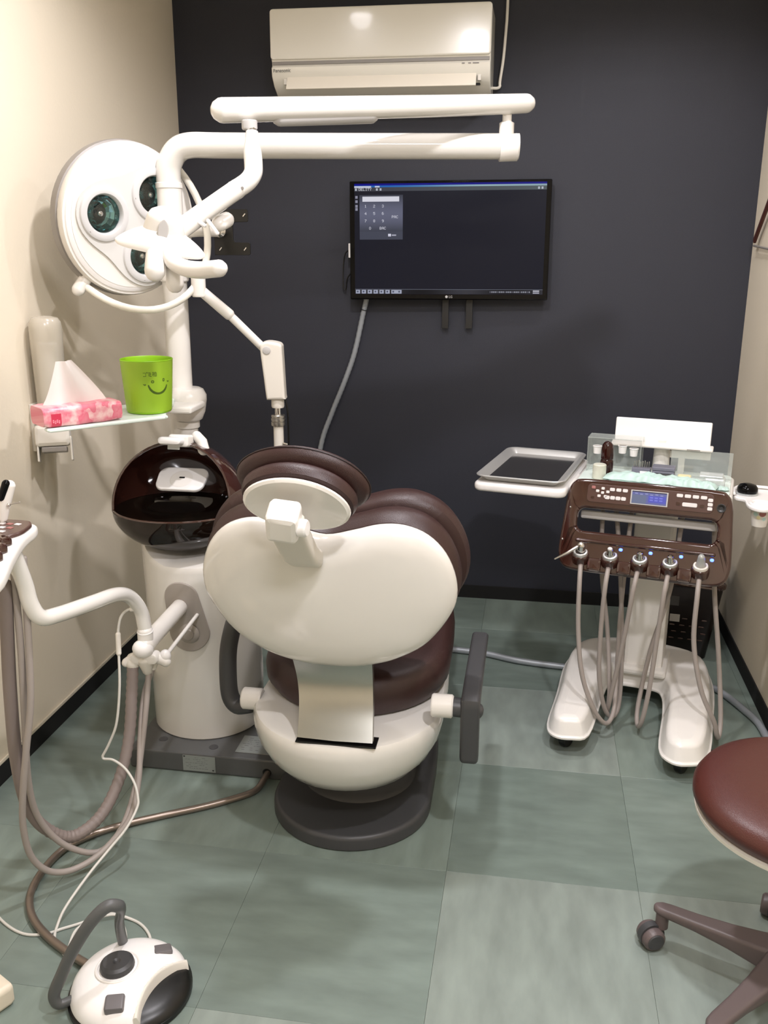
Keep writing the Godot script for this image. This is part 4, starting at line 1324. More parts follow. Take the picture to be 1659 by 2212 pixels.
# ------------------------------------------------------------------ screen, air conditioner and the other things on the walls
func wall_things():
	# screen on the navy wall
	var t := thing("wall_screen", "black wall screen showing a dark page with a grey key pad", "screen", V(-0.34, 1.268, -3.74))
	var zc := -3.735
	var T := at(V(-0.342, 1.491, zc), rot(-1.0, 1.2, 0.4))
	part(t, "casing", box(V(0.772, 0.444, 0.03), 0.004, T), "black_gloss")
	part(t, "rear_cover", box(V(0.6, 0.3, 0.03), 0.01, T * at(V(0, -0.02, -0.025))), "black")
	var sm := mat("screen_page", Color(0.004, 0.004, 0.006), 0.3, 0.0, {"metallic_specular": 0.25, "emission_enabled": true, "emission": Color.BLACK, "emission_energy_multiplier": 0.72})
	sm.emission_texture = screen_image()
	var w := 0.734
	var h := 0.413
	part(t, "display", quad(T * V(-w / 2, -h / 2 + 0.006, 0.0156), T * V(w / 2, -h / 2 + 0.006, 0.0156), T * V(w / 2, h / 2 + 0.006, 0.0156), T * V(-w / 2, h / 2 + 0.006, 0.0156)), "screen_page", "lit page with key pad and task bar")
	write(t, "maker_name", "LG", 0.0125, "pale_grey", T * at(V(0.012, -0.2105, 0.0152)))
	part(t, "maker_badge", lathe([[0.0052, 0], [0.0052, 0.0005]], 16, T * at(V(-0.004, -0.2105, 0.015), rot(90, 0, 0))), "pale_grey")
	for x in [0.03, 0.125]:
		part(t, "bracket_strap", box(V(0.026, 0.14, 0.006), 0.001, at(V(-0.342 + x - 0.04, 1.225, -3.765), rot(-4, 0))), "black")
	part(t, "side_dongle", box(V(0.008, 0.055, 0.012), 0.002, T * at(V(-0.391, -0.035, -0.004))), "white_bright")
	var o := thing("screen_cable", "thin black cable looping out at the left side of the wall screen", "cable", V(-0.745, 1.28, -3.765))
	part(o, "cable", tube(nm(), smooth([V(-0.73, 1.46, -3.755), V(-0.757, 1.44, -3.76), V(-0.766, 1.38, -3.765), V(-0.765, 1.31, -3.765), V(-0.755, 1.305, -3.765), V(-0.75, 1.345, -3.765), V(-0.725, 1.375, -3.76)], 5), 0.0026, 8), "black")
	o = thing("screen_conduit", "pale grey corrugated cable running from the wall screen down behind the headrest", "cable", V(-0.8, 0.5, -3.77))
	var cpath := smooth([V(-0.665, 1.30, -3.755), V(-0.672, 1.262, -3.762), V(-0.688, 1.20, -3.772), V(-0.725, 1.045, -3.776), V(-0.768, 0.925, -3.776), V(-0.82, 0.80, -3.776), V(-0.87, 0.66, -3.776), V(-0.90, 0.45, -3.776), V(-0.91, 0.20, -3.774), V(-0.91, 0.012, -3.770)], 14)
	var rr := []
	for k in cpath.size():
		rr.append(0.0112 if k % 2 else 0.0100)
	part(o, "conduit", tube(nm(), cpath, rr, 12), "silver_hose")
	part(o, "clip", torus(0.0125, 0.0016, at(V(-0.683, 1.222, -3.770), rot(0, 0, -15)), 18, 6), "black")
	# air conditioner
	t = thing("air_conditioner", "white wall air conditioner with its flap open, high on the navy wall", "air conditioner", V(-0.59, 1.99, -3.79))
	var AT := at(V(-0.588, 2.135, ZB), rot(0, 0, 0))
	# side outline: x is out from the wall, y is height
	var side := [Vector2(0.0, -0.125), Vector2(0.0, 0.145), Vector2(0.215, 0.145), Vector2(0.228, 0.138), Vector2(0.232, 0.12), Vector2(0.236, 0.01), Vector2(0.233, -0.02), Vector2(0.226, -0.028), Vector2(0.226, -0.036), Vector2(0.236, -0.045), Vector2(0.232, -0.075), Vector2(0.205, -0.105), Vector2(0.16, -0.132), Vector2(0.09, -0.145), Vector2(0.02, -0.14)]
	var SB := Basis(V(0, 0, 1), V(0, 1, 0), V(-1, 0, 0))
	part(t, "body", slab(side, 0.79, 0.006, AT * Transform3D(SB, V(0.395, 0, 0))), "warm_white")
	part(t, "front_panel", box(V(0.792, 0.166, 0.012), 0.005, AT * at(V(0, 0.063, 0.2345), rot(-1, 0)), 0.012), "warm_white")
	part(t, "panel_groove", box(V(0.782, 0.012, 0.006), 0.001, AT * at(V(0, -0.030, 0.2265))), "mid_grey")
	part(t, "outlet", box(V(0.70, 0.052, 0.02), 0.003, AT * at(V(0.01, -0.088, 0.206), rot(40, 0))), "dark_grey")
	part(t, "flap", box(V(0.685, 0.05, 0.007), 0.002, AT * at(V(0.004, -0.098, 0.236), rot(-26, 0))), "flap_white")
	for x in [-0.345, 0.357]:
		part(t, "flap_hinge", box(V(0.012, 0.02, 0.02), 0.002, AT * at(V(x, -0.092, 0.222))), "offwhite")
	write(t, "maker_name", "Panasonic", 0.0145, "dark_grey", AT * at(V(-0.355, -0.056, 0.2365), rot(7, 0)))
	for k in 3:
		part(t, "indicator", box(V(0.022 if k == 2 else 0.010, 0.004, 0.002), 0.0005, AT * at(V(0.30 + k * 0.022, -0.046, 0.2365))), "mid_grey")
	part(t, "cord", tube(nm(), smooth([V(-0.148, 2.548, -3.778), V(-0.150, 2.30, -3.778), V(-0.152, 2.24, -3.778), V(-0.158, 2.14, -3.778), V(-0.168, 2.062, -3.778), V(-0.168, 2.045, -3.777), V(-0.178, 2.038, -3.772), V(-0.199, 2.038, -3.765)], 6), 0.0055, 10), "warm_white")
	# shelf on the pole with a tissue pack and a small bin
	t = thing("pole_shelf", "small white shelf reaching left from the pole under the pink tissue pack", "shelf", V(-1.08, 1.022, -2.30))
	var so := [Vector2(-1.205, 2.135), Vector2(-1.180, 2.115), Vector2(-0.972, 2.345), Vector2(-0.968, 2.36), Vector2(-0.985, 2.385), Vector2(-1.03, 2.56), Vector2(-1.06, 2.64), Vector2(-1.10, 2.64), Vector2(-1.235, 2.33)]
	var ST := Transform3D(Basis(V(1, 0, 0), V(0, 0, -1), V(0, 1, 0)), V(0, 1.0225, 0))
	part(t, "shelf_plate", slab(so, 0.008, 0.003, ST), "mint")
	part(t, "shelf_lip", tube(nm(), [V(-1.185, 1.028, -2.119), V(-0.974, 1.028, -2.352)], 0.0048, 10), "mint")
	part(t, "shelf_bracket", box(V(0.10, 0.02, 0.12), 0.006, at(V(-1.02, 1.012, -2.60))), "white")
	t = thing("green_bin", "bright green round bin printed with a smiling face, on the shelf", "bin", V(-1.043, 1.031, -2.415))
	var gm := mat("bin_print", Color(1, 1, 1), 0.42, 0.0)
	gm.albedo_texture = bin_image()
	var gt := at(V(-1.043, 1.031, -2.415), rot(0, 24))
	var bb := nm()
	part(t, "bin_body", lathe([[0.0615, 0.006], [0.0705, 0.142]], 64, gt, false, false), "bin_print")
	part(t, "bin_foot", lathe([[0.05, 0.0], [0.059, 0.001], [0.0615, 0.006]], 64, gt, true, false), "bin")
	part(t, "bin_rim", lathe([[0.0705, 0.142], [0.0712, 0.144], [0.0700, 0.1452], [0.0690, 0.144], [0.0688, 0.139], [0.0600, 0.008], [0.003, 0.006]], 64, gt, false, false, true), "bin")
	t = thing("tissue_pack", "pink flowered soft pack of tissues with one white tissue drawn up, on the shelf", "tissue pack", V(-1.155, 1.031, -2.22))
	var tm := mat("tissue_print", Color(1, 1, 1), 0.3)
	tm.albedo_texture = tissue_image()
	var d := (V(-1.058, 0, -2.265) - V(-1.186, 0, -2.118)).normalized()
	var nrm := V(-d.z, 0, d.x)          # towards the viewer
	if nrm.z < 0:
		nrm = -nrm
	var A := V(-1.193, 1.031, -2.118)
	var L := 0.208
	var W := 0.10
	var H := 0.052
	var pk := nm()
	var rings := []
	for k in 13:
		var s := k / 12.0
		var puff := 1.0 - 0.10 * pow(absf(2 * s - 1), 6)
		var a := PackedVector3Array()
		for p in rrect(W * puff, H * puff, 0.014, 4):
			a.append(A + d * (s * L) - nrm * (W / 2 - p.x) + V(0, H / 2 + p.y * (1.0 + 0.03 * sin(s * 19)), 0))
		rings.append(a)
	loft(pk, rings)
	# wrap the print over front and top by position
	var rj: int = pk.v.size()
	for k in rj:
		var p: Vector3 = pk.v[k] - A
		pk.uv[k] = Vector2(p.dot(d) / L, 0.98 - (p.y / H) * 0.72 + minf(0.0, p.dot(nrm)) * 2.6)
	part(t, "wrapper", pk, "tissue_print")
	# the tissue: a folded sheet standing up out of the slot, widest at its foot
	var sheet := nm()
	rings = []
	for f in 2:
		var seq := []
		for k in 9:
			var v := k / 8.0
			var x0 := lerpf(0.018, 0.060, pow(v, 0.8))
			var x1 := lerpf(0.192, 0.104, pow(v, 1.12))
			var a := PackedVector3Array()
			for j in 17:
				var s := j / 16.0
				var wob := sin(s * 11.0 + v * 2.0) * 0.006 * (1.0 - v * 0.4) + sin(s * 4.0) * 0.008
				a.append(A + d * lerpf(x0, x1, s) - nrm * (W * 0.5 + 0.004 - wob - f * 0.0012) + V(0, H * 0.985 + v * 0.108 - 0.004 * sin(s * PI) * (1 - v), 0))
			seq.append(a)
		rings.append(seq)
	var all: Array = rings[0].duplicate()
	var back: Array = rings[1].duplicate()
	back.reverse()
	all.append_array(back)
	loft(sheet, all, false, false, false)
	part(t, "tissue", sheet, "tissue")
	# cup dispenser on the left wall
	t = thing("cup_dispenser", "translucent white tube of paper cups in a white holder on the cream left wall", "cup dispenser", V(-1.395, 0.90, -2.50))
	var cc := V(-1.378, 0, -2.50)
	part(t, "cup_tube", lathe([[0.039, 1.0], [0.042, 1.02], [0.046, 1.24], [0.044, 1.262], [0.036, 1.274], [0.015, 1.279], [0.002, 1.28]], 32, at(cc), false, true), "cup_stack")
	var st := part(t, "stacked_cup", lathe([[0.026, 0.985], [0.030, 1.0], [0.030, 1.20], [0.026, 1.205]], 28, at(cc)), "offwhite")
	part(t, "holder_bowl", lathe([[0.030, 0.955], [0.042, 0.968], [0.060, 1.005], [0.062, 1.012], [0.058, 1.012], [0.044, 0.985], [0.040, 0.965]], 36, at(cc), false, false), "offwhite")
	part(t, "holder_body", box(V(0.10, 0.065, 0.085), 0.012, at(cc + V(-0.004, 0.935, 0.008), rot(-10, 26))), "offwhite")
	part(t, "chute", box(V(0.07, 0.016, 0.075), 0.003, at(cc + V(0.004, 0.894, 0.018), rot(-14, 26))), "mid_grey")
	for s in [-1.0, 1.0]:
		part(t, "chute_cheek", box(V(0.006, 0.07, 0.07), 0.002, at(cc + V(0.004, 0.895, 0.016) + rot(0, 26) * V(0.046 * s, 0, 0), rot(-14, 26))), "offwhite")
	part(t, "wall_plate", box(V(0.012, 0.14, 0.07), 0.003, at(V(XL + 0.006, 0.96, -2.50))), "offwhite")
	# a wooden framed thing hung on the right wall, of which the lower corner shows
	t = thing("wooden_hanger", "brown wooden bar slanting up from the navy corner on the right wall", "wooden bar", V(0.782, 1.47, -3.68))
	part(t, "bar", box(V(0.010, 0.30, 0.02), 0.002, at(V(0.780, 1.588, -3.573), rot(51, 0))), "wood")
	part(t, "lower_rail", tube(nm(), [V(0.782, 1.478, -3.70), V(0.785, 1.466, -3.45), V(0.786, 1.455, -3.25)], 0.004, 8), "mid_grey")

# ------------------------------------------------------------------ instrument cart (built in its own axes: x right, z towards the viewer)
const CART := Vector3(0.36, 0, -2.75)
const TURN := -0.2094

func cart():
	var t := thing("instrument_cart", "white wheeled dental instrument cart with a glossy dark brown front frame beside the right wall", "instrument cart", CART, "", TURN)
	# base: two legs joined at the back
	var o := []
	for p in [[-0.225, -0.20], [-0.195, -0.262], [-0.14, -0.262], [-0.095, -0.22], [-0.092, 0.0], [-0.088, 0.12], [-0.06, 0.155], [0.05, 0.155], [0.085, 0.12], [0.100, 0.0], [0.108, -0.22], [0.14, -0.285], [0.19, -0.29], [0.245, -0.23], [0.25, 0.0], [0.24, 0.25], [0.19, 0.40], [0.05, 0.45], [-0.08, 0.45], [-0.21, 0.39], [-0.25, 0.25], [-0.235, 0.0]]:
		o.append(Vector2(p[0], p[1]))
	o = smooth2(o, 4)
	var FT := Transform3D(Basis(V(1, 0, 0), V(0, 0, -1), V(0, 1, 0)), Vector3.ZERO)
	var m := nm()
	var rings := []
	for e in [[0.012, 0.056], [0.002, 0.057], [-0.001, 0.060], [-0.001, 0.065], [0.003, 0.068], [0.006, 0.072], [0.016, 0.105], [0.021, 0.113], [0.030, 0.1185], [0.046, 0.1208]]:
		rings.append(lift(inset(o, e[0]), e[1], FT))
	loft(m, rings, false, false)
	var topo := inset(o, 0.046)
	var cap := slab(topo, 0.001, 0.0001, FT * at(V(0, 0, 0.1198)), 1)
	join(m, cap)
	part(t, "base", m, "white")
	for p in [V(-0.165, 0, 0.19), V(0.175, 0, 0.215), V(-0.19, 0, -0.33), V(0.18, 0, -0.33)]:
		var cs := part(t, "caster", lathe([[0.006, -0.012], [0.026, -0.012], [0.029, -0.006], [0.029, 0.006], [0.026, 0.012], [0.006, 0.012]], 22, at(p + V(0, 0.029, 0.008), along(V(1, 0, 0.4)))), "black")
		part(cs, "caster_fork", box(V(0.042, 0.03, 0.05), 0.008, at(p + V(0, 0.046, 0))), "black")
	# column
	part(t, "column", box(V(0.125, 0.61, 0.14), 0.012, at(V(0.014, 0.42, -0.235))), "white")
	part(t, "column_foot", box(V(0.16, 0.03, 0.19), 0.01, at(V(0.012, 0.125, -0.235))), "white")
	part(t, "column_badge", box(V(0.02, 0.004, 0.001), 0.0003, at(V(0.02, 0.165, -0.1645))), "white_bright")
	# table body and its pale green tinted top
	var to := rrect(0.47, 0.285, 0.035, 5)
	part(t, "table_body", slab(to, 0.052, 0.008, FT * at(V(0.0, 0.192, 0.715))), "white")
	part(t, "table_mat", slab(rrect(0.452, 0.27, 0.028, 5), 0.004, 0.0015, FT * at(V(0.0, 0.188, 0.7672))), "mint")
	# side tray arm with the metal tray lying in it
	part(t, "tray_frame", slab(rrect(0.29, 0.47, 0.03, 6), 0.028, 0.010, FT * at(V(-0.385, 0.195, 0.736))), "white_bright")
	part(t, "tray_hinge", box(V(0.05, 0.03, 0.16), 0.008, at(V(-0.235, 0.745, -0.13))), "white")
	# brown front frame, leaning back at the top
	var fo := []
	for p in [[-0.19, 0.256], [-0.222, 0.246], [-0.238, 0.215], [-0.244, 0.15], [-0.250, 0.06], [-0.249, 0.02], [-0.236, -0.012], [-0.20, -0.026], [-0.1, -0.028], [0.0, -0.028], [0.1, -0.028], [0.20, -0.026], [0.236, -0.012], [0.249, 0.02], [0.250, 0.06], [0.244, 0.15], [0.238, 0.215], [0.222, 0.246], [0.19, 0.256], [0.06, 0.258], [-0.06, 0.258]]:
		fo.append(Vector2(p[0], p[1]))
	fo = smooth2(fo, 6)
	var ho := []
	var hn := fo.size()
	# the opening follows the same angles as the outline round its own middle
	var hc := Vector2(0.0, 0.132)
	var h0 := rrect(0.405, 0.070, 0.022, 14)
	var hr := []
	for k in h0.size():
		var p0: Vector2 = h0[k]
		var p1: Vector2 = h0[(k + 1) % h0.size()]
		var cnt := maxi(1, int(p0.distance_to(p1) / 0.002))
		for j in cnt:
			hr.append(p0.lerp(p1, float(j) / cnt))
	for k in hn:
		var dv: Vector2 = fo[k] - Vector2(0, 0.115)
		dv = Vector2(dv.x / 0.25, dv.y / 0.14)
		var best := hr[0] as Vector2
		var bd := -2.0
		for q in hr:
			var qq := Vector2(q.x / 0.2025, q.y / 0.035)
			var c := qq.normalized().dot(dv.normalized())
			if c > bd:
				bd = c
				best = q
		ho.append(hc + best)
	var P := at(V(0, 0.548, 0.055), rot(-16, 0))
	var fr := part(t, "front_frame", frame(fo, ho, 0.034, 0.010, P * at(V(0, 0, -0.034))), "brown_gloss")
	# inner edge strip under the table
	part(t, "under_strip", box(V(0.40, 0.026, 0.03), 0.006, P * at(V(0.0, 0.148, -0.06))), "pale_grey")
	# control panel
	var cp := part(fr, "control_panel", slab(rrect(0.365, 0.056, 0.012, 5), 0.003, 0.0012, P * at(V(0.003, 0.215, -0.0008))), "brown_panel")
	var D := P * at(V(0.003, 0.215, 0.0025))
	part(t, "display", box(V(0.108, 0.043, 0.003), 0.001, D * at(V(0.0, -0.001, 0.001))), "pale_grey")
	var im := Image.create(96, 40, false, Image.FORMAT_RGBA8)
	im.fill(Color(0.40, 0.42, 0.66))
	im.fill_rect(Rect2i(0, 0, 96, 3), Color(0.1, 0.1, 0.2))
	im.fill_rect(Rect2i(46, 12, 48, 22), Color(0.33, 0.35, 0.78))
	im.fill_rect(Rect2i(0, 12, 40, 28), Color(0.42, 0.46, 0.58))
	for k in 6:
		im.fill_rect(Rect2i(8 + k * 14, 6 + (k % 2) * 2, 8, 3), Color(0.62, 0.64, 0.8))
		im.fill_rect(Rect2i(50 + (k % 3) * 13, 16 + (k / 3) * 8, 9, 4), Color(0.5, 0.52, 0.9))
	var lm := mat("cart_display", Color(0.1, 0.1, 0.12), 0.3, 0.0, {"emission_enabled": true, "emission": Color.BLACK, "emission_energy_multiplier": 0.8})
	lm.emission_texture = ImageTexture.create_from_image(im)
	part(t, "display_page", quad(D * V(-0.05, -0.019, 0.0029), D * V(0.05, -0.019, 0.0029), D * V(0.05, 0.018, 0.0029), D * V(-0.05, 0.018, 0.0029)), "cart_display", "lit blue page")
	var bt := func(x: float, y: float, w: float, h: float, mm := "button_white"):
		part(cp, "button", box(V(w, h, 0.002), 0.0008, D * at(V(x, y, 0.0006)), minf(w, h) * 0.3), mm)
	bt.call(-0.165, 0.017, 0.012, 0.009, "button_pink")
	bt.call(-0.166, -0.012, 0.010, 0.008, "brown_gloss")
	for k in 5:
		var q := TAU * k / 5 + 0.3
		bt.call(-0.137 + cos(q) * 0.016, 0.003 + sin(q) * 0.013, 0.010, 0.008)
	bt.call(-0.137, 0.003, 0.009, 0.008)
	for k in 3:
		bt.call(-0.109 + k * 0.019, 0.015, 0.015, 0.010)
	for k in 4:
		bt.call(-0.122 + k * 0.016, -0.010, 0.0145, 0.011)
	for k in 4:
		bt.call(0.086 + k * 0.0225, 0.016, 0.018, 0.010)
	for k in 3:
		bt.call(0.1725, 0.010 - k * 0.0125, 0.014, 0.010)
	bt.call(0.116, -0.009, 0.042, 0.012)
	bt.call(0.083, -0.008, 0.012, 0.010, "brown_gloss")
	bt.call(0.150, -0.009, 0.012, 0.010, "brown_gloss")
	part(fr, "key_hole", lathe([[0.012, 0], [0.013, 0.002], [0.009, 0.0025], [0.003, -0.001]], 18, P * at(V(0.207, 0.205, 0.0005), rot(90, 0))), "black")
	for p in [V(-0.226, 0.165, 0), V(-0.24, 0.065, 0)]:
		part(fr, "stud", ball(P * p, V(0.0035, 0.0035, 0.0035), 12), "steel")
	part(fr, "ledge", tube(nm(), [P * V(-0.195, 0.068, 0.0), P * V(0.2, 0.068, 0.0)], 0.006, 12), "brown_gloss")
	# five holders: a chrome cup in a brown boss, and between them raised brown blocks
	for k in 5:
		var x: float = [-0.180, -0.092, -0.005, 0.082, 0.168][k]
		var hb := P * at(V(x, 0.022, 0.0), rot(38, 0))
		var hd := part(t, "holder", lathe([[0.027, -0.02], [0.027, 0.000], [0.025, 0.006], [0.022, 0.008], [0.0195, 0.004]], 26, hb, false, false), "brown_gloss")
		part(hd, "holder_ring", lathe([[0.0215, -0.01], [0.0222, 0.010], [0.0205, 0.0155], [0.0155, 0.0165], [0.0145, -0.01]], 24, hb, false, false), "tray_steel" if k != 4 else "offwhite")
		if k < 4:
			part(fr, "boss_block", box(V(0.042, 0.040, 0.024), 0.008, P * at(V(x + 0.0435, -0.002, 0.001), rot(-8, 0))), "brown_gloss")
		if k > 0:
			part(t, "indicator_led", box(V(0.011, 0.009, 0.004), 0.0018, P * at(V(x + 0.029, 0.052, 0.001)), 0.004), "led", "blue lit indicator")
			part(fr, "print_mark", box(V(0.020, 0.006, 0.0006), 0.0002, P * at(V(x + 0.004, 0.058, 0.0004))), "brown_panel")
	# side holder plate with its cup ring at the right of the cart
	var sp := []
	for p in [[0.235, 0.235], [0.262, 0.27], [0.33, 0.275], [0.39, 0.26], [0.40, 0.16], [0.36, 0.10], [0.345, 0.05], [0.32, 0.03], [0.29, 0.045], [0.275, 0.08], [0.268, 0.13], [0.238, 0.155]]:
		sp.append(Vector2(p[0], p[1]))
	var sh := part(t, "side_holder", slab(smooth2(sp, 4), 0.012, 0.004, FT * at(V(0, 0, 0.735))), "white_bright")
	part(sh, "holder_wall", tube(nm(), smooth([V(0.238, 0.753, -0.16), V(0.24, 0.753, -0.235), V(0.27, 0.753, -0.272), V(0.34, 0.753, -0.275), V(0.395, 0.753, -0.26)], 4), 0.005, 10), "white_bright")
	part(sh, "cup_ring", torus(0.030, 0.0055, at(V(0.315, 0.748, -0.085))), "white_bright")
	# stand for the small screen: post, ledge and back plate
	part(t, "screen_post", lathe([[0.030, 0.768], [0.027, 0.785], [0.0245, 0.85], [0.0245, 0.875]], 26, at(V(0.006, 0, -0.31))), "white")
	var ms := part(t, "screen_ledge", box(V(0.315, 0.010, 0.05), 0.004, at(V(0.006, 0.861, -0.275), rot(4, 0))), "white")
	part(ms, "screen_back", box(V(0.298, 0.078, 0.012), 0.004, at(V(0.004, 0.901, -0.300), rot(-9, 0))), "white_bright")
	part(ms, "ledge_print", box(V(0.04, 0.004, 0.0006), 0.0002, at(V(0.105, 0.8585, -0.2495))), "mid_grey")
	# hand pieces hanging in the holders, each with its own hose
	var hs := [
		[V(-0.178, 0.575, 0.085), [V(-0.171, 0.50, 0.095), V(-0.163, 0.36, 0.115), V(-0.140, 0.22, 0.135), V(-0.098, 0.11, 0.135), V(-0.060, 0.052, 0.11), V(-0.044, 0.075, 0.06), V(-0.050, 0.17, 0.0), V(-0.058, 0.35, -0.05), V(-0.055, 0.55, -0.06), V(-0.05, 0.70, -0.08)]],
		[V(-0.092, 0.575, 0.085), [V(-0.094, 0.50, 0.095), V(-0.098, 0.36, 0.09), V(-0.094, 0.20, 0.085), V(-0.072, 0.085, 0.07), V(-0.048, 0.045, 0.045), V(-0.035, 0.08, 0.0), V(-0.045, 0.25, -0.04), V(-0.070, 0.5, -0.06), V(-0.10, 0.70, -0.08)]],
		[V(-0.005, 0.575, 0.085), [V(-0.012, 0.50, 0.09), V(-0.026, 0.36, 0.08), V(-0.046, 0.20, 0.065), V(-0.062, 0.085, 0.055), V(-0.066, 0.06, 0.03), V(-0.068, 0.12, 0.0), V(-0.095, 0.3, -0.05), V(-0.128, 0.5, -0.06), V(-0.14, 0.70, -0.08)]],
		[V(0.082, 0.575, 0.085), [V(0.076, 0.50, 0.09), V(0.068, 0.36, 0.085), V(0.058, 0.18, 0.085), V(0.044, 0.065, 0.085), V(0.030, 0.04, 0.055), V(0.025, 0.09, 0.01), V(0.045, 0.26, -0.03), V(0.085, 0.46, -0.06), V(0.10, 0.70, -0.08)]],
		[V(0.168, 0.575, 0.085), [V(0.168, 0.50, 0.09), V(0.172, 0.36, 0.10), V(0.205, 0.22, 0.11), V(0.252, 0.115, 0.10), V(0.268, 0.055, 0.08), V(0.270, 0.10, 0.03), V(0.245, 0.28, -0.01), V(0.212, 0.48, -0.05), V(0.19, 0.70, -0.08)]]]
	var nms := ["steel air and water syringe in the leftmost holder of the brown frame", "chrome hand piece with a white tip in the second holder from the left", "chrome hand piece in the middle holder of the brown frame", "chrome hand piece in the fourth holder from the left", "translucent grey hand piece in the rightmost holder of the brown frame"]
	for k in 5:
		var h := thing("dental_hand_piece", nms[k], "hand piece", CART, "hand pieces hanging on the cart", TURN)
		var b: Vector3 = P * V(hs[k][0].x, 0.022, 0.0)
		var dn := (rot(-16, 0) * rot(38, 0)).y      # the holders' axis
		var top := b + dn * 0.038
		if k == 0:
			part(h, "head", tube(nm(), [b + dn * 0.002, b + dn * 0.02, top], [0.011, 0.012, 0.013], 16), "chrome")
			part(h, "nozzle", tube(nm(), [top + V(-0.002, 0.002, 0.0), top + V(-0.035, -0.020, 0.02), top + V(-0.072, -0.042, 0.03)], [0.006, 0.0045, 0.0025], 12), "chrome")
		elif k == 4:
			part(h, "body", tube(nm(), [b - dn * 0.01, b + dn * 0.02, b + dn * 0.046], [0.013, 0.014, 0.010], 16), "clear_plastic")
			part(h, "core", tube(nm(), [b, b + dn * 0.045], 0.007, 12), "steel")
			part(h, "boot", tube(nm(), [b - dn * 0.03 + V(0, 0, 0.004), b + dn * 0.01], [0.012, 0.016], 14), "hose")
		else:
			part(h, "body", lathe([[0.009, -0.01], [0.0135, 0.004], [0.0135, 0.018], [0.0095, 0.024], [0.0085, 0.034], [0.0075, 0.036], [0.0045, 0.0362], [0.0042, 0.031]], 20, at(b, along(dn)), true, true), "chrome")
			if k == 1:
				part(h, "tip", ball(b + dn * 0.038, V(0.0075, 0.0055, 0.0075), 14), "white_bright")
		var path := smooth([b - dn * 0.012] + hs[k][1], 7)
		part(h, "hose", tube(nm(), path, 0.0072, 12), "hose")
		part(h, "hose_boot", tube(nm(), [path[0], path[3]], [0.0095, 0.008], 12), "hose_dark")

# ------------------------------------------------------------------ things on and round the cart
func ct(nm_: String, label: String, cat: String, group := "") -> Node3D:
	return thing(nm_, label, cat, CART, group, TURN)

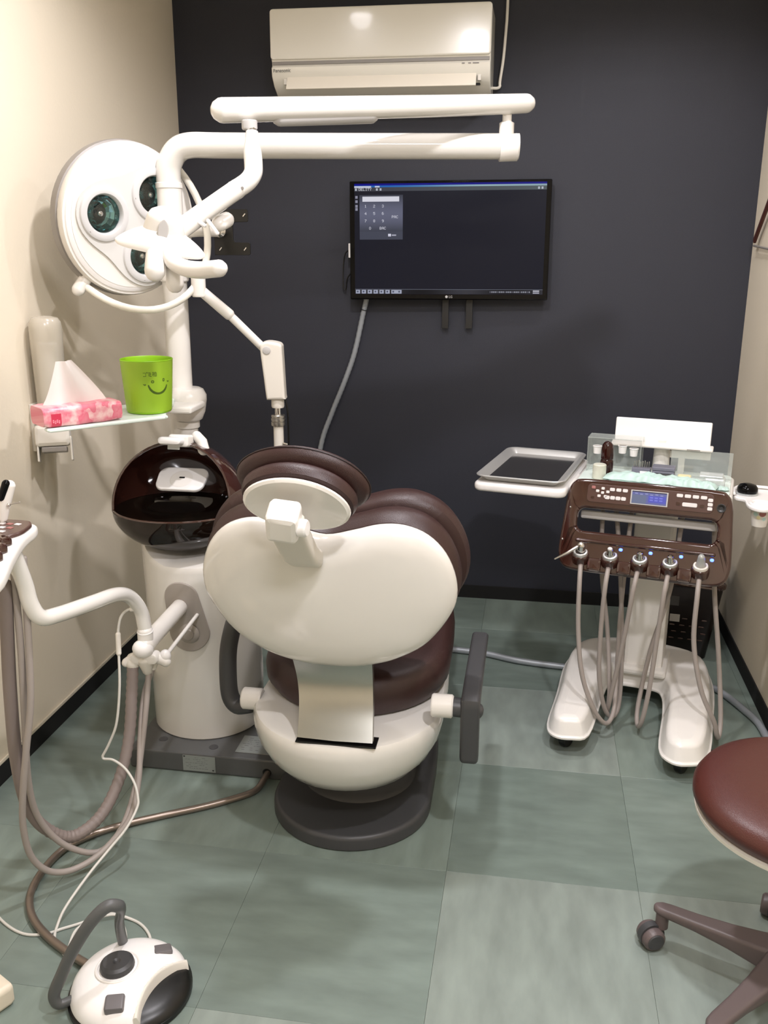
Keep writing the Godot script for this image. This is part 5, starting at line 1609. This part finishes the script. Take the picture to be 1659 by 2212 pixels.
func cart_things():
	var ty := 0.7715
	# metal tray
	var t := ct("instrument_tray", "shiny rectangular steel tray lying in the white side arm of the cart", "tray")
	var o := rrect(0.262, 0.44, 0.03, 6)
	var FT := Transform3D(Basis(V(1, 0, 0), V(0, 0, -1), V(0, 1, 0)), V(-0.388, 0.0, -0.195))
	var m := nm()
	var rings := []
	for e in [[0.022, 0.766], [0.004, 0.781], [-0.006, 0.784], [-0.009, 0.7825], [-0.0095, 0.785], [-0.006, 0.787], [0.004, 0.785], [0.022, 0.770]]:
		rings.append(lift(inset(o, e[0]), e[1], FT))
	loft(m, rings, false, false)
	part(t, "rim", m, "tray_steel")
	part(t, "floor", slab(inset(o, 0.019), 0.002, 0.0005, FT * at(V(0, 0, 0.7678))), "chrome")
	# clear holder at the back left with three small white cups, and clear shield at the right
	t = ct("acrylic_holder", "clear acrylic cup holder at the back left of the cart top, behind the brown bottle", "holder")
	for q in [[V(-0.135, 0.828, -0.285), V(0.17, 0.112, 0.003)], [V(-0.135, 0.883, -0.25), V(0.17, 0.003, 0.07)], [V(-0.218, 0.828, -0.25), V(0.003, 0.112, 0.07)], [V(-0.052, 0.828, -0.25), V(0.003, 0.112, 0.07)]]:
		part(t, "panel", box(q[1], 0.0008, at(q[0])), "acrylic")
	for k in 3:
		t = ct("small_cup", ["small white cup under the clear holder, left of the brown bottle", "small white cup under the clear holder, just right of the brown bottle", "small white cup under the clear holder, nearest the screen stand"][k], "cup", "white cups in the clear holder")
		var c := V([-0.192, -0.112, -0.076][k], [0.838, 0.845, 0.838][k], -0.245)
		part(t, "cup", lathe([[0.0115, -0.012], [0.0135, 0.012], [0.0125, 0.012], [0.0105, -0.008]], 20, at(c), true, false), "white_bright")
		part(t, "flange", torus(0.0135, 0.0018, at(c + V(0, 0.012, 0)), 20, 6), "white_bright")
	t = ct("acrylic_shield", "clear upright acrylic sheet across the back right of the cart top", "shield")
	part(t, "sheet", box(V(0.185, 0.085, 0.003), 0.0008, at(V(0.132, 0.815, -0.255))), "acrylic")
	part(t, "sheet_foot", box(V(0.185, 0.003, 0.04), 0.0008, at(V(0.132, 0.7735, -0.237))), "acrylic")
	# bottle and jar
	t = ct("brown_bottle", "dark brown glass dropper bottle at the left of the cart top", "bottle")
	part(t, "glass", lathe([[0.018, 0.7715], [0.0205, 0.774], [0.0205, 0.818], [0.017, 0.826], [0.0125, 0.83]], 26, at(V(-0.150, 0, -0.175))), "amber")
	part(t, "cap", lathe([[0.0185, 0.826], [0.0195, 0.828], [0.0190, 0.858], [0.0165, 0.872], [0.010, 0.880], [0.002, 0.882]], 26, at(V(-0.150, 0, -0.175))), "amber")
	t = ct("cloudy_jar", "squat cloudy white jar in front of the brown bottle", "jar")
	part(t, "jar", lathe([[0.0195, 0.7715], [0.021, 0.773], [0.021, 0.806], [0.019, 0.809]], 26, at(V(-0.165, 0, -0.128))), "jar")
	part(t, "lid", lathe([[0.0205, 0.806], [0.0205, 0.815], [0.0185, 0.8175], [0.002, 0.818]], 26, at(V(-0.165, 0, -0.128))), "jar")
	# folded paper and sterile pouches
	t = ct("paper_napkin", "white folded paper spread over the middle of the cart top", "paper")
	part(t, "sheet", commit(sheet_mesh(V(0.03, ty + 0.004, -0.165), 0.32, 0.10, -3.0, 3, 0.008), 80.0), "paper")
	t = ct("sterile_pouch", "long crumpled pale green pouch lying across the cart top behind the control panel", "pouch")
	part(t, "pouch", commit(sheet_mesh(V(0.0, ty + 0.014, -0.105), 0.29, 0.072, -4.0, 9, 0.020), 80.0), "pouch")
	part(t, "seal_dot", lathe([[0.004, 0.0], [0.0035, 0.0012], [0.001, 0.0015]], 12, at(V(0.02, ty + 0.027, -0.105))), "dark_grey")
	t = ct("sterile_pouch", "shorter crumpled pale green pouch at the right end of the long one", "pouch")
	part(t, "pouch", commit(sheet_mesh(V(0.125, ty + 0.014, -0.085), 0.13, 0.055, -8.0, 12, 0.018), 80.0), "pouch")
	# boxes at the back
	t = ct("bur_block", "low grey block with a row of upright pale burs, left of the screen post", "instrument block")
	part(t, "block", box(V(0.058, 0.026, 0.03), 0.002, at(V(-0.045, ty + 0.0135, -0.215))), "violet_grey")
	part(t, "label", box(V(0.024, 0.012, 0.0008), 0.0003, at(V(-0.036, ty + 0.012, -0.1995))), "white_bright")
	for k in 8:
		part(t, "bur", tube(nm(), [V(-0.068 + k * 0.0065, ty + 0.024, -0.215), V(-0.068 + k * 0.0065, ty + 0.044 + 0.002 * (k % 3), -0.215)], 0.0016, 8), "steel")
	t = ct("grey_case", "dark grey small case with a raised lid rim in front of the screen post", "case")
	part(t, "case", box(V(0.068, 0.026, 0.045), 0.003, at(V(0.024, ty + 0.0135, -0.205))), "violet_grey")
	part(t, "lid", box(V(0.070, 0.012, 0.047), 0.003, at(V(0.024, ty + 0.033, -0.205))), "violet_grey")
	part(t, "window", box(V(0.050, 0.010, 0.001), 0.0004, at(V(0.024, ty + 0.015, -0.182))), "dark_grey")
	t = ct("sponge_block", "small pale yellow block right of the grey case", "block")
	part(t, "block", box(V(0.040, 0.018, 0.03), 0.003, at(V(0.088, ty + 0.0095, -0.19))), "yellow")
	t = ct("clear_case", "small clear plastic case at the right end of the cart top", "case")
	part(t, "case", box(V(0.062, 0.030, 0.045), 0.006, at(V(0.178, ty + 0.0155, -0.15))), "clear_plastic")
	part(t, "lid", box(V(0.070, 0.007, 0.052), 0.003, at(V(0.168, ty + 0.034, -0.155))), "clear_plastic")
	t = ct("pouch_end", "small scrap of pale green film by the right edge of the cart top", "film")
	part(t, "film", commit(sheet_mesh(V(0.205, ty + 0.006, -0.112), 0.035, 0.03, 5.0, 15, 0.008), 80.0), "pouch")
	t = ct("white_strip", "flat white strip lying behind the clear sheet right of the screen post", "strip")
	part(t, "strip", box(V(0.125, 0.024, 0.012), 0.003, at(V(0.095, 0.834, -0.29))), "offwhite")
	part(t, "strip_foot", box(V(0.02, 0.06, 0.012), 0.003, at(V(0.07, 0.798, -0.29))), "offwhite")
	# things in the side holder
	t = ct("black_puck", "glossy black round scaler case lying in the white side holder", "case")
	part(t, "shell", lathe([[0.016, 0.747], [0.026, 0.750], [0.031, 0.758], [0.030, 0.768], [0.024, 0.776], [0.012, 0.780], [0.002, 0.7805]], 30, at(V(0.275, 0, -0.195))), "black_gloss")
	part(t, "skirt", lathe([[0.0325, 0.747], [0.0335, 0.750], [0.032, 0.753], [0.028, 0.753]], 30, at(V(0.275, 0, -0.195))), "clear_plastic")
	t = ct("printed_paper_cup", "paper cup with small orange and green prints held in the ring at the right edge", "cup")
	var c := at(V(0.315, 0, -0.085))
	part(t, "cup", lathe([[0.021, 0.682], [0.0295, 0.746], [0.0300, 0.750], [0.0285, 0.750], [0.020, 0.687]], 34, c, true, false), "offwhite")
	part(t, "inside_floor", lathe([[0.0255, 0.7405], [0.002, 0.7407]], 26, c), "white_bright")
	for q in [[0.25, 0.725, "button_pink", 0.010], [-0.5, 0.722, "pouch", 0.007], [-0.15, 0.712, "yellow", 0.006], [0.5, 0.708, "pouch", 0.006]]:
		var a: float = q[0]
		var r: float = lerpf(0.021, 0.0295, (q[1] - 0.682) / 0.064)
		part(t, "print_spot", lathe([[q[3], 0.0], [q[3] * 0.7, 0.0004], [0.0005, 0.0005]], 12, c * at(V(sin(a) * r, q[1], cos(a) * r), along(V(sin(a), -0.13, cos(a))))), q[2])
	# dark waste bin on the floor behind the cart
	t = thing("waste_basket", "dark brown woven waste basket on the floor behind the cart", "basket", V(0.595, 0.0, -3.40))
	var wc := V(0.595, 0, -3.42)
	var R := rot(0, -8)
	m = nm()
	rings = []
	for e in [[0.0, 0.21, 0.215], [0.004, 0.215, 0.22], [0.29, 0.285, 0.30], [0.296, 0.295, 0.31], [0.30, 0.295, 0.31], [0.30, 0.275, 0.29], [0.28, 0.27, 0.285], [0.02, 0.20, 0.205]]:
		var a := PackedVector3Array()
		for p in rrect(e[1], e[2], 0.025, 4):
			a.append(wc + R * V(p.x, e[0], p.y))
		rings.append(a)
	loft(m, rings)
	part(t, "body", m, "brown_dark")
	var rim := []
	for p in rrect(0.288, 0.303, 0.028, 10):
		rim.append(wc + R * V(p.x, 0.302, p.y))
	rim.append(rim[0])
	var strands := nm()
	for s in 2:
		var tw := []
		var dense := smooth(rim, 4)
		for k in dense.size():
			var w := k * 0.75 + s * PI
			var to_mid: Vector3 = (dense[k] - wc).normalized()
			tw.append(dense[k] + V(0, sin(w) * 0.006, 0) + V(to_mid.x, 0, to_mid.z) * cos(w) * 0.006)
		tube(strands, tw, 0.0062, 8, false)
	part(t, "twisted_rim", strands, "brown_gloss")
	var slots := nm()
	for r in 4:
		for k in 6:
			var y := 0.08 + r * 0.028
			var zf := 0.111 + (y / 0.29) * 0.042
			join(slots, box(V(0.020, 0.006, 0.004), 0.0015, at(wc + R * V(-0.09 + k * 0.034 + (r % 2) * 0.008, y, zf), R)))
	part(t, "weave_band", slots, "brown_gloss")
	part(t, "paper_tag", box(V(0.035, 0.028, 0.002), 0.0006, at(wc + R * V(-0.015, 0.165, 0.136), R * rot(-8, 0))), "pale_grey")
	part(t, "liner_edge", box(V(0.09, 0.035, 0.003), 0.001, at(wc + R * V(-0.05, 0.235, 0.1465), R * rot(-8, 0))), "dark_grey")

func sheet_mesh(c: Vector3, w: float, d: float, turn: float, sd: int, hgt: float) -> Dictionary:
	var n := FastNoiseLite.new()
	n.seed = sd
	n.frequency = 10.0
	var R := rot(0, turn)
	var m := nm()
	var rows := []
	for f in 2:
		var seq := []
		for k in 13:
			var a := PackedVector3Array()
			for j in 33:
				var u := j / 32.0 * 2 - 1
				var v := k / 12.0 * 2 - 1
				var e := (1 - pow(absf(u), 6)) * (1 - pow(absf(v), 4))
				var y := n.get_noise_2d(u * w, v * d * 1.5) * hgt * 0.7 * e + hgt * 0.8 * e * (1.0 if f == 0 else -0.35)
				var wob := n.get_noise_2d(u * w + 5, 3) * 0.012
				a.append(c + R * V(u * w / 2, y - (0.0 if f == 0 else 0.001), v * d / 2 + wob))
			seq.append(a)
		if f == 1:
			seq.reverse()
		rows.append_array(seq)
	loft(m, rows, false, false, false)
	return m

# ------------------------------------------------------------------ things on the floor
func floor_things():
	var t := thing("metal_hose", "brown steel hose curving over the floor from the grey box to the foot pedal", "hose", V(-0.9, 0, -1.9))
	part(t, "hose", tube(nm(), smooth([V(-0.692, 0.022, -2.268), V(-0.696, 0.018, -2.225), V(-0.705, 0.0115, -2.190), V(-0.730, 0.011, -2.157), V(-0.812, 0.011, -2.094), V(-0.919, 0.011, -2.029), V(-0.990, 0.011, -1.984), V(-1.064, 0.011, -1.923), V(-1.107, 0.011, -1.858), V(-1.118, 0.011, -1.778), V(-1.109, 0.011, -1.702), V(-1.086, 0.011, -1.649), V(-1.047, 0.011, -1.602), V(-0.991, 0.011, -1.560), V(-0.922, 0.011, -1.522), V(-0.855, 0.014, -1.49)], 8), 0.0092, 12), "metal_hose")
	t = thing("silver_hose", "silver braided hose on the floor between the dental chair and the cart", "hose", V(0, 0, -3.17))
	part(t, "hose", tube(nm(), smooth([V(-0.276, 0.013, -3.210), V(-0.127, 0.0125, -3.193), V(0.002, 0.0125, -3.150), V(0.152, 0.0125, -3.128), V(0.30, 0.0125, -3.12)], 8), 0.0115, 12), "silver_hose")
	t = thing("silver_hose", "silver braided hose running from the right of the cart to the right wall", "hose", V(0.7, 0, -2.9))
	part(t, "hose", tube(nm(), smooth([V(0.45, 0.0125, -3.10), V(0.56, 0.0125, -3.08), V(0.662, 0.0125, -3.047), V(0.702, 0.0125, -2.990), V(0.740, 0.0125, -2.898), V(0.768, 0.0125, -2.811), V(0.775, 0.0125, -2.70)], 8), 0.0115, 12), "silver_hose")
	t = thing("dark_cable", "dark cable on the floor right of the cart, running under the stool seat", "cable", V(0.6, 0, -2.6))
	part(t, "cable", tube(nm(), smooth([V(0.59, 0.007, -2.62), V(0.605, 0.007, -2.56), V(0.64, 0.007, -2.50), V(0.70, 0.007, -2.46), V(0.76, 0.007, -2.42)], 6), 0.006, 10), "dark_grey")
	# loose white cords round the pedal
	t = thing("floor_cord", "thin white cord on the floor from the left edge to behind the foot pedal", "cord", V(-0.95, 0, -1.6), "white cords round the pedal")
	part(t, "cord", tube(nm(), smooth([V(-1.25, 0.0035, -1.66), V(-1.189, 0.0035, -1.642), V(-1.114, 0.0035, -1.592), V(-1.056, 0.0035, -1.569), V(-1.009, 0.0035, -1.576), V(-0.979, 0.0035, -1.598), V(-0.942, 0.0035, -1.625), V(-0.920, 0.0035, -1.652), V(-0.886, 0.0035, -1.662), V(-0.851, 0.0035, -1.632), V(-0.825, 0.0035, -1.59), V(-0.815, 0.0035, -1.55)], 6), 0.0032, 8), "cord")
	t = thing("floor_cord", "thin white cord arching over the floor above the pedal's top edge", "cord", V(-0.85, 0, -1.62), "white cords round the pedal")
	part(t, "cord", tube(nm(), smooth([V(-0.935, 0.0095, -1.545), V(-0.943, 0.0095, -1.592), V(-0.922, 0.0095, -1.628), V(-0.883, 0.0105, -1.651), V(-0.838, 0.0035, -1.651), V(-0.802, 0.0035, -1.633), V(-0.773, 0.0035, -1.601), V(-0.760, 0.0035, -1.56)], 6), 0.0032, 8), "cord")
	# foot pedal: white dome, black tread disc, round knob, two grey keys, bail handle
	var c := V(-0.752, 0, -1.452)
	t = thing("foot_pedal", "white domed foot pedal with a black tread and a grey carrying bail", "foot pedal", c)
	part(t, "rubber_base", lathe([[0.120, 0.0], [0.124, 0.003], [0.124, 0.012], [0.119, 0.015]], 48, at(c)), "black")
	var dome := [[0.119, 0.014], [0.119, 0.020], [0.114, 0.034], [0.104, 0.046], [0.088, 0.056], [0.066, 0.063], [0.042, 0.067], [0.02, 0.0685], [0.002, 0.069]]
	# the dome is cut by an arc; the tread fills what lies beyond it
	var dir := V(0.9646, 0, 0.2639).normalized()          # from the dome's middle to the tread
	var cut := dir * 0.23                              # middle of the cutting circle
	var cr := 0.172
	var m := nm()
	var vs := []
	for p in dome:
		var a := PackedVector3Array()
		for j in 96:
			var q := TAU * j / 96
			var d: Vector3 = V(sin(q), 0, cos(q)) * p[0]
			var off: Vector3 = d - cut
			if off.length() < cr:
				# slide back along the cut direction on to the arc
				var b: float = off.dot(dir)
				var side: Vector3 = off - dir * b
				var bb := -sqrt(maxf(cr * cr - side.length_squared(), 0.0))
				d = cut + side + dir * bb
			a.append(c + V(d.x, p[1], d.z))
		vs.append(a)
	# below the cut edge the shell drops straight to the base
	loft(m, vs)
	part(t, "cover", m, "white_bright")
	var tr := nm()
	vs = []
	for p in [[0.118, 0.013], [0.117, 0.020], [0.108, 0.030], [0.09, 0.037], [0.06, 0.041], [0.03, 0.0425], [0.002, 0.043]]:
		var a := PackedVector3Array()
		for j in 64:
			var q := TAU * j / 64
			a.append(c + dir * 0.006 + V(sin(q) * p[0], p[1], cos(q) * p[0]))
		vs.append(a)
	loft(tr, vs)
	part(t, "tread", tr, "black")
	# raised lip along the cut
	var lip := nm()
	var lr := []
	var mid := atan2(-dir.x, -dir.z)
	for k in 33:
		var q := mid + deg_to_rad(lerpf(-29.0, 29.0, k / 32.0))
		var e := V(sin(q), 0, cos(q))
		var hgt := 0.036 + 0.026 * cos(deg_to_rad(lerpf(-74.0, 74.0, k / 32.0)))
		var a := PackedVector3Array()
		for p in [[0.0065, 0.012], [0.0065, hgt - 0.003], [0.004, hgt], [0.0, hgt + 0.0005], [-0.002, hgt - 0.002], [-0.006, 0.030], [-0.006, 0.012]]:
			a.append(c + cut + e * (cr - 0.003 + p[0]) + V(0, p[1], 0))
		lr.append(a)
	loft(lip, lr)
	part(t, "lip", lip, "offwhite")
	var kc := c + V(-0.022, 0.066, 0.006)
	var kn := part(t, "knob", lathe([[0.034, 0.0], [0.035, 0.004], [0.033, 0.012], [0.027, 0.0165], [0.008, 0.0155], [0.004, 0.012], [0.001, 0.012]], 32, at(kc, rot(0, 0, 2))), "dark_grey")
	part(t, "knob_well", torus(0.042, 0.003, at(c + V(-0.022, 0.0655, 0.006), rot(0, 0, 2)), 32, 8), "white")
	part(t, "key", box(V(0.038, 0.026, 0.034), 0.005, at(c + V(0.008, 0.052, 0.086), rot(12, 16, 0))), "mid_dark")
	part(t, "key", box(V(0.038, 0.026, 0.034), 0.005, at(c + V(0.046, 0.050, -0.062), rot(-12, 30, -6))), "mid_dark")
	part(t, "bail", tube(nm(), smooth([V(-0.80, 0.03, -1.535), V(-0.795, 0.075, -1.515), V(-0.779, 0.148, -1.480), V(-0.758, 0.202, -1.452), V(-0.755, 0.225, -1.435), V(-0.772, 0.232, -1.42), V(-0.801, 0.203, -1.405), V(-0.836, 0.145, -1.394), V(-0.861, 0.090, -1.385), V(-0.878, 0.046, -1.378), V(-0.872, 0.022, -1.379), V(-0.855, 0.020, -1.392), V(-0.83, 0.028, -1.408)], 6), 0.0125, 14, true, 0.75), "base_grey")
	# cream object at the very corner of the view
	t = thing("cream_floor_box", "cream corner of a low box at the bottom left edge", "box", V(-1.12, 0, -1.33))
	part(t, "box", box(V(0.14, 0.05, 0.14), 0.012, at(V(-1.062, 0.0255, -1.36), rot(0, -28))), "trim_cream")

# ------------------------------------------------------------------ stool
func stool():
	var c := V(0.575, 0, -1.66)
	var t := thing("stool", "round wheeled stool with a red brown leather seat and grey brown star base", "stool", c)
	var sc := c + V(0.005, 0, -0.03)
	part(t, "seat", lathe([[0.195, 0.405], [0.212, 0.412], [0.222, 0.428], [0.222, 0.442], [0.212, 0.458], [0.19, 0.469], [0.14, 0.474], [0.07, 0.470], [0.002, 0.469]], 64, at(sc)), "stool_leather")
	part(t, "seat_pan", lathe([[0.05, 0.375], [0.15, 0.378], [0.20, 0.388], [0.216, 0.400], [0.217, 0.408], [0.20, 0.412]], 64, at(sc)), "offwhite")
	part(t, "gas_column", lathe([[0.025, 0.08], [0.025, 0.25], [0.014, 0.252], [0.014, 0.38]], 24, at(c)), "stool_base")
	var hub := part(t, "hub", lathe([[0.03, 0.06], [0.044, 0.066], [0.046, 0.10], [0.036, 0.125], [0.026, 0.13]], 28, at(c)), "stool_base")
	for k in 5:
		var q := deg_to_rad(205.5 + 72.0 * k)
		var d := V(cos(q), 0, -sin(q)) * V(1, 1, -1)
		var s := d.cross(Vector3.UP)
		var m := nm()
		var rings := []
		for e in [[0.02, 0.034, 0.060, 0.118], [0.06, 0.030, 0.062, 0.112], [0.12, 0.024, 0.070, 0.106], [0.19, 0.020, 0.076, 0.101], [0.25, 0.0185, 0.078, 0.099], [0.268, 0.0165, 0.078, 0.098], [0.279, 0.010, 0.079, 0.0965], [0.282, 0.003, 0.082, 0.093]]:
			var a := PackedVector3Array()
			for p in rrect(e[1] * 2, e[3] - e[2], 0.009, 3):
				a.append(c + d * e[0] + s * p.x + V(0, (e[2] + e[3]) / 2 + p.y, 0))
			rings.append(a)
		loft(m, rings)
		part(t, "leg", m, "stool_base")
		var w := c + d * 0.262
		var turn: float = [150.0, 20.0, 95.0, -40.0, 60.0][k]
		var ax := V(cos(deg_to_rad(turn)), 0, sin(deg_to_rad(turn)))
		if k == 0:
			ax = V(0.35, 0, 0.94)
		var trail := ax.cross(Vector3.UP) * 0.016
		if k == 0:
			trail = V(-0.022, 0, 0.008)
		var cs := part(t, "caster", lathe([[0.004, -0.025], [0.020, -0.025], [0.0245, -0.020], [0.0255, -0.008], [0.0225, -0.004], [0.0225, 0.004], [0.0255, 0.008], [0.0245, 0.020], [0.020, 0.025], [0.004, 0.025]], 26, at(w + trail + V(0, 0.0256, 0), along(ax))), "stool_base")
		part(cs, "caster_hood", lathe([[0.0285, -0.008], [0.0285, 0.008]], 24, at(w + trail + V(0, 0.028, 0), along(ax))), "dark_grey")
		part(cs, "caster_cap", lathe([[0.019, 0.025], [0.017, 0.027], [0.002, 0.0272]], 22, at(w + trail + V(0, 0.0256, 0), along(ax))), "dark_grey")
		part(cs, "caster_stem", lathe([[0.014, 0.045], [0.014, 0.082]], 16, at(w)), "stool_base")
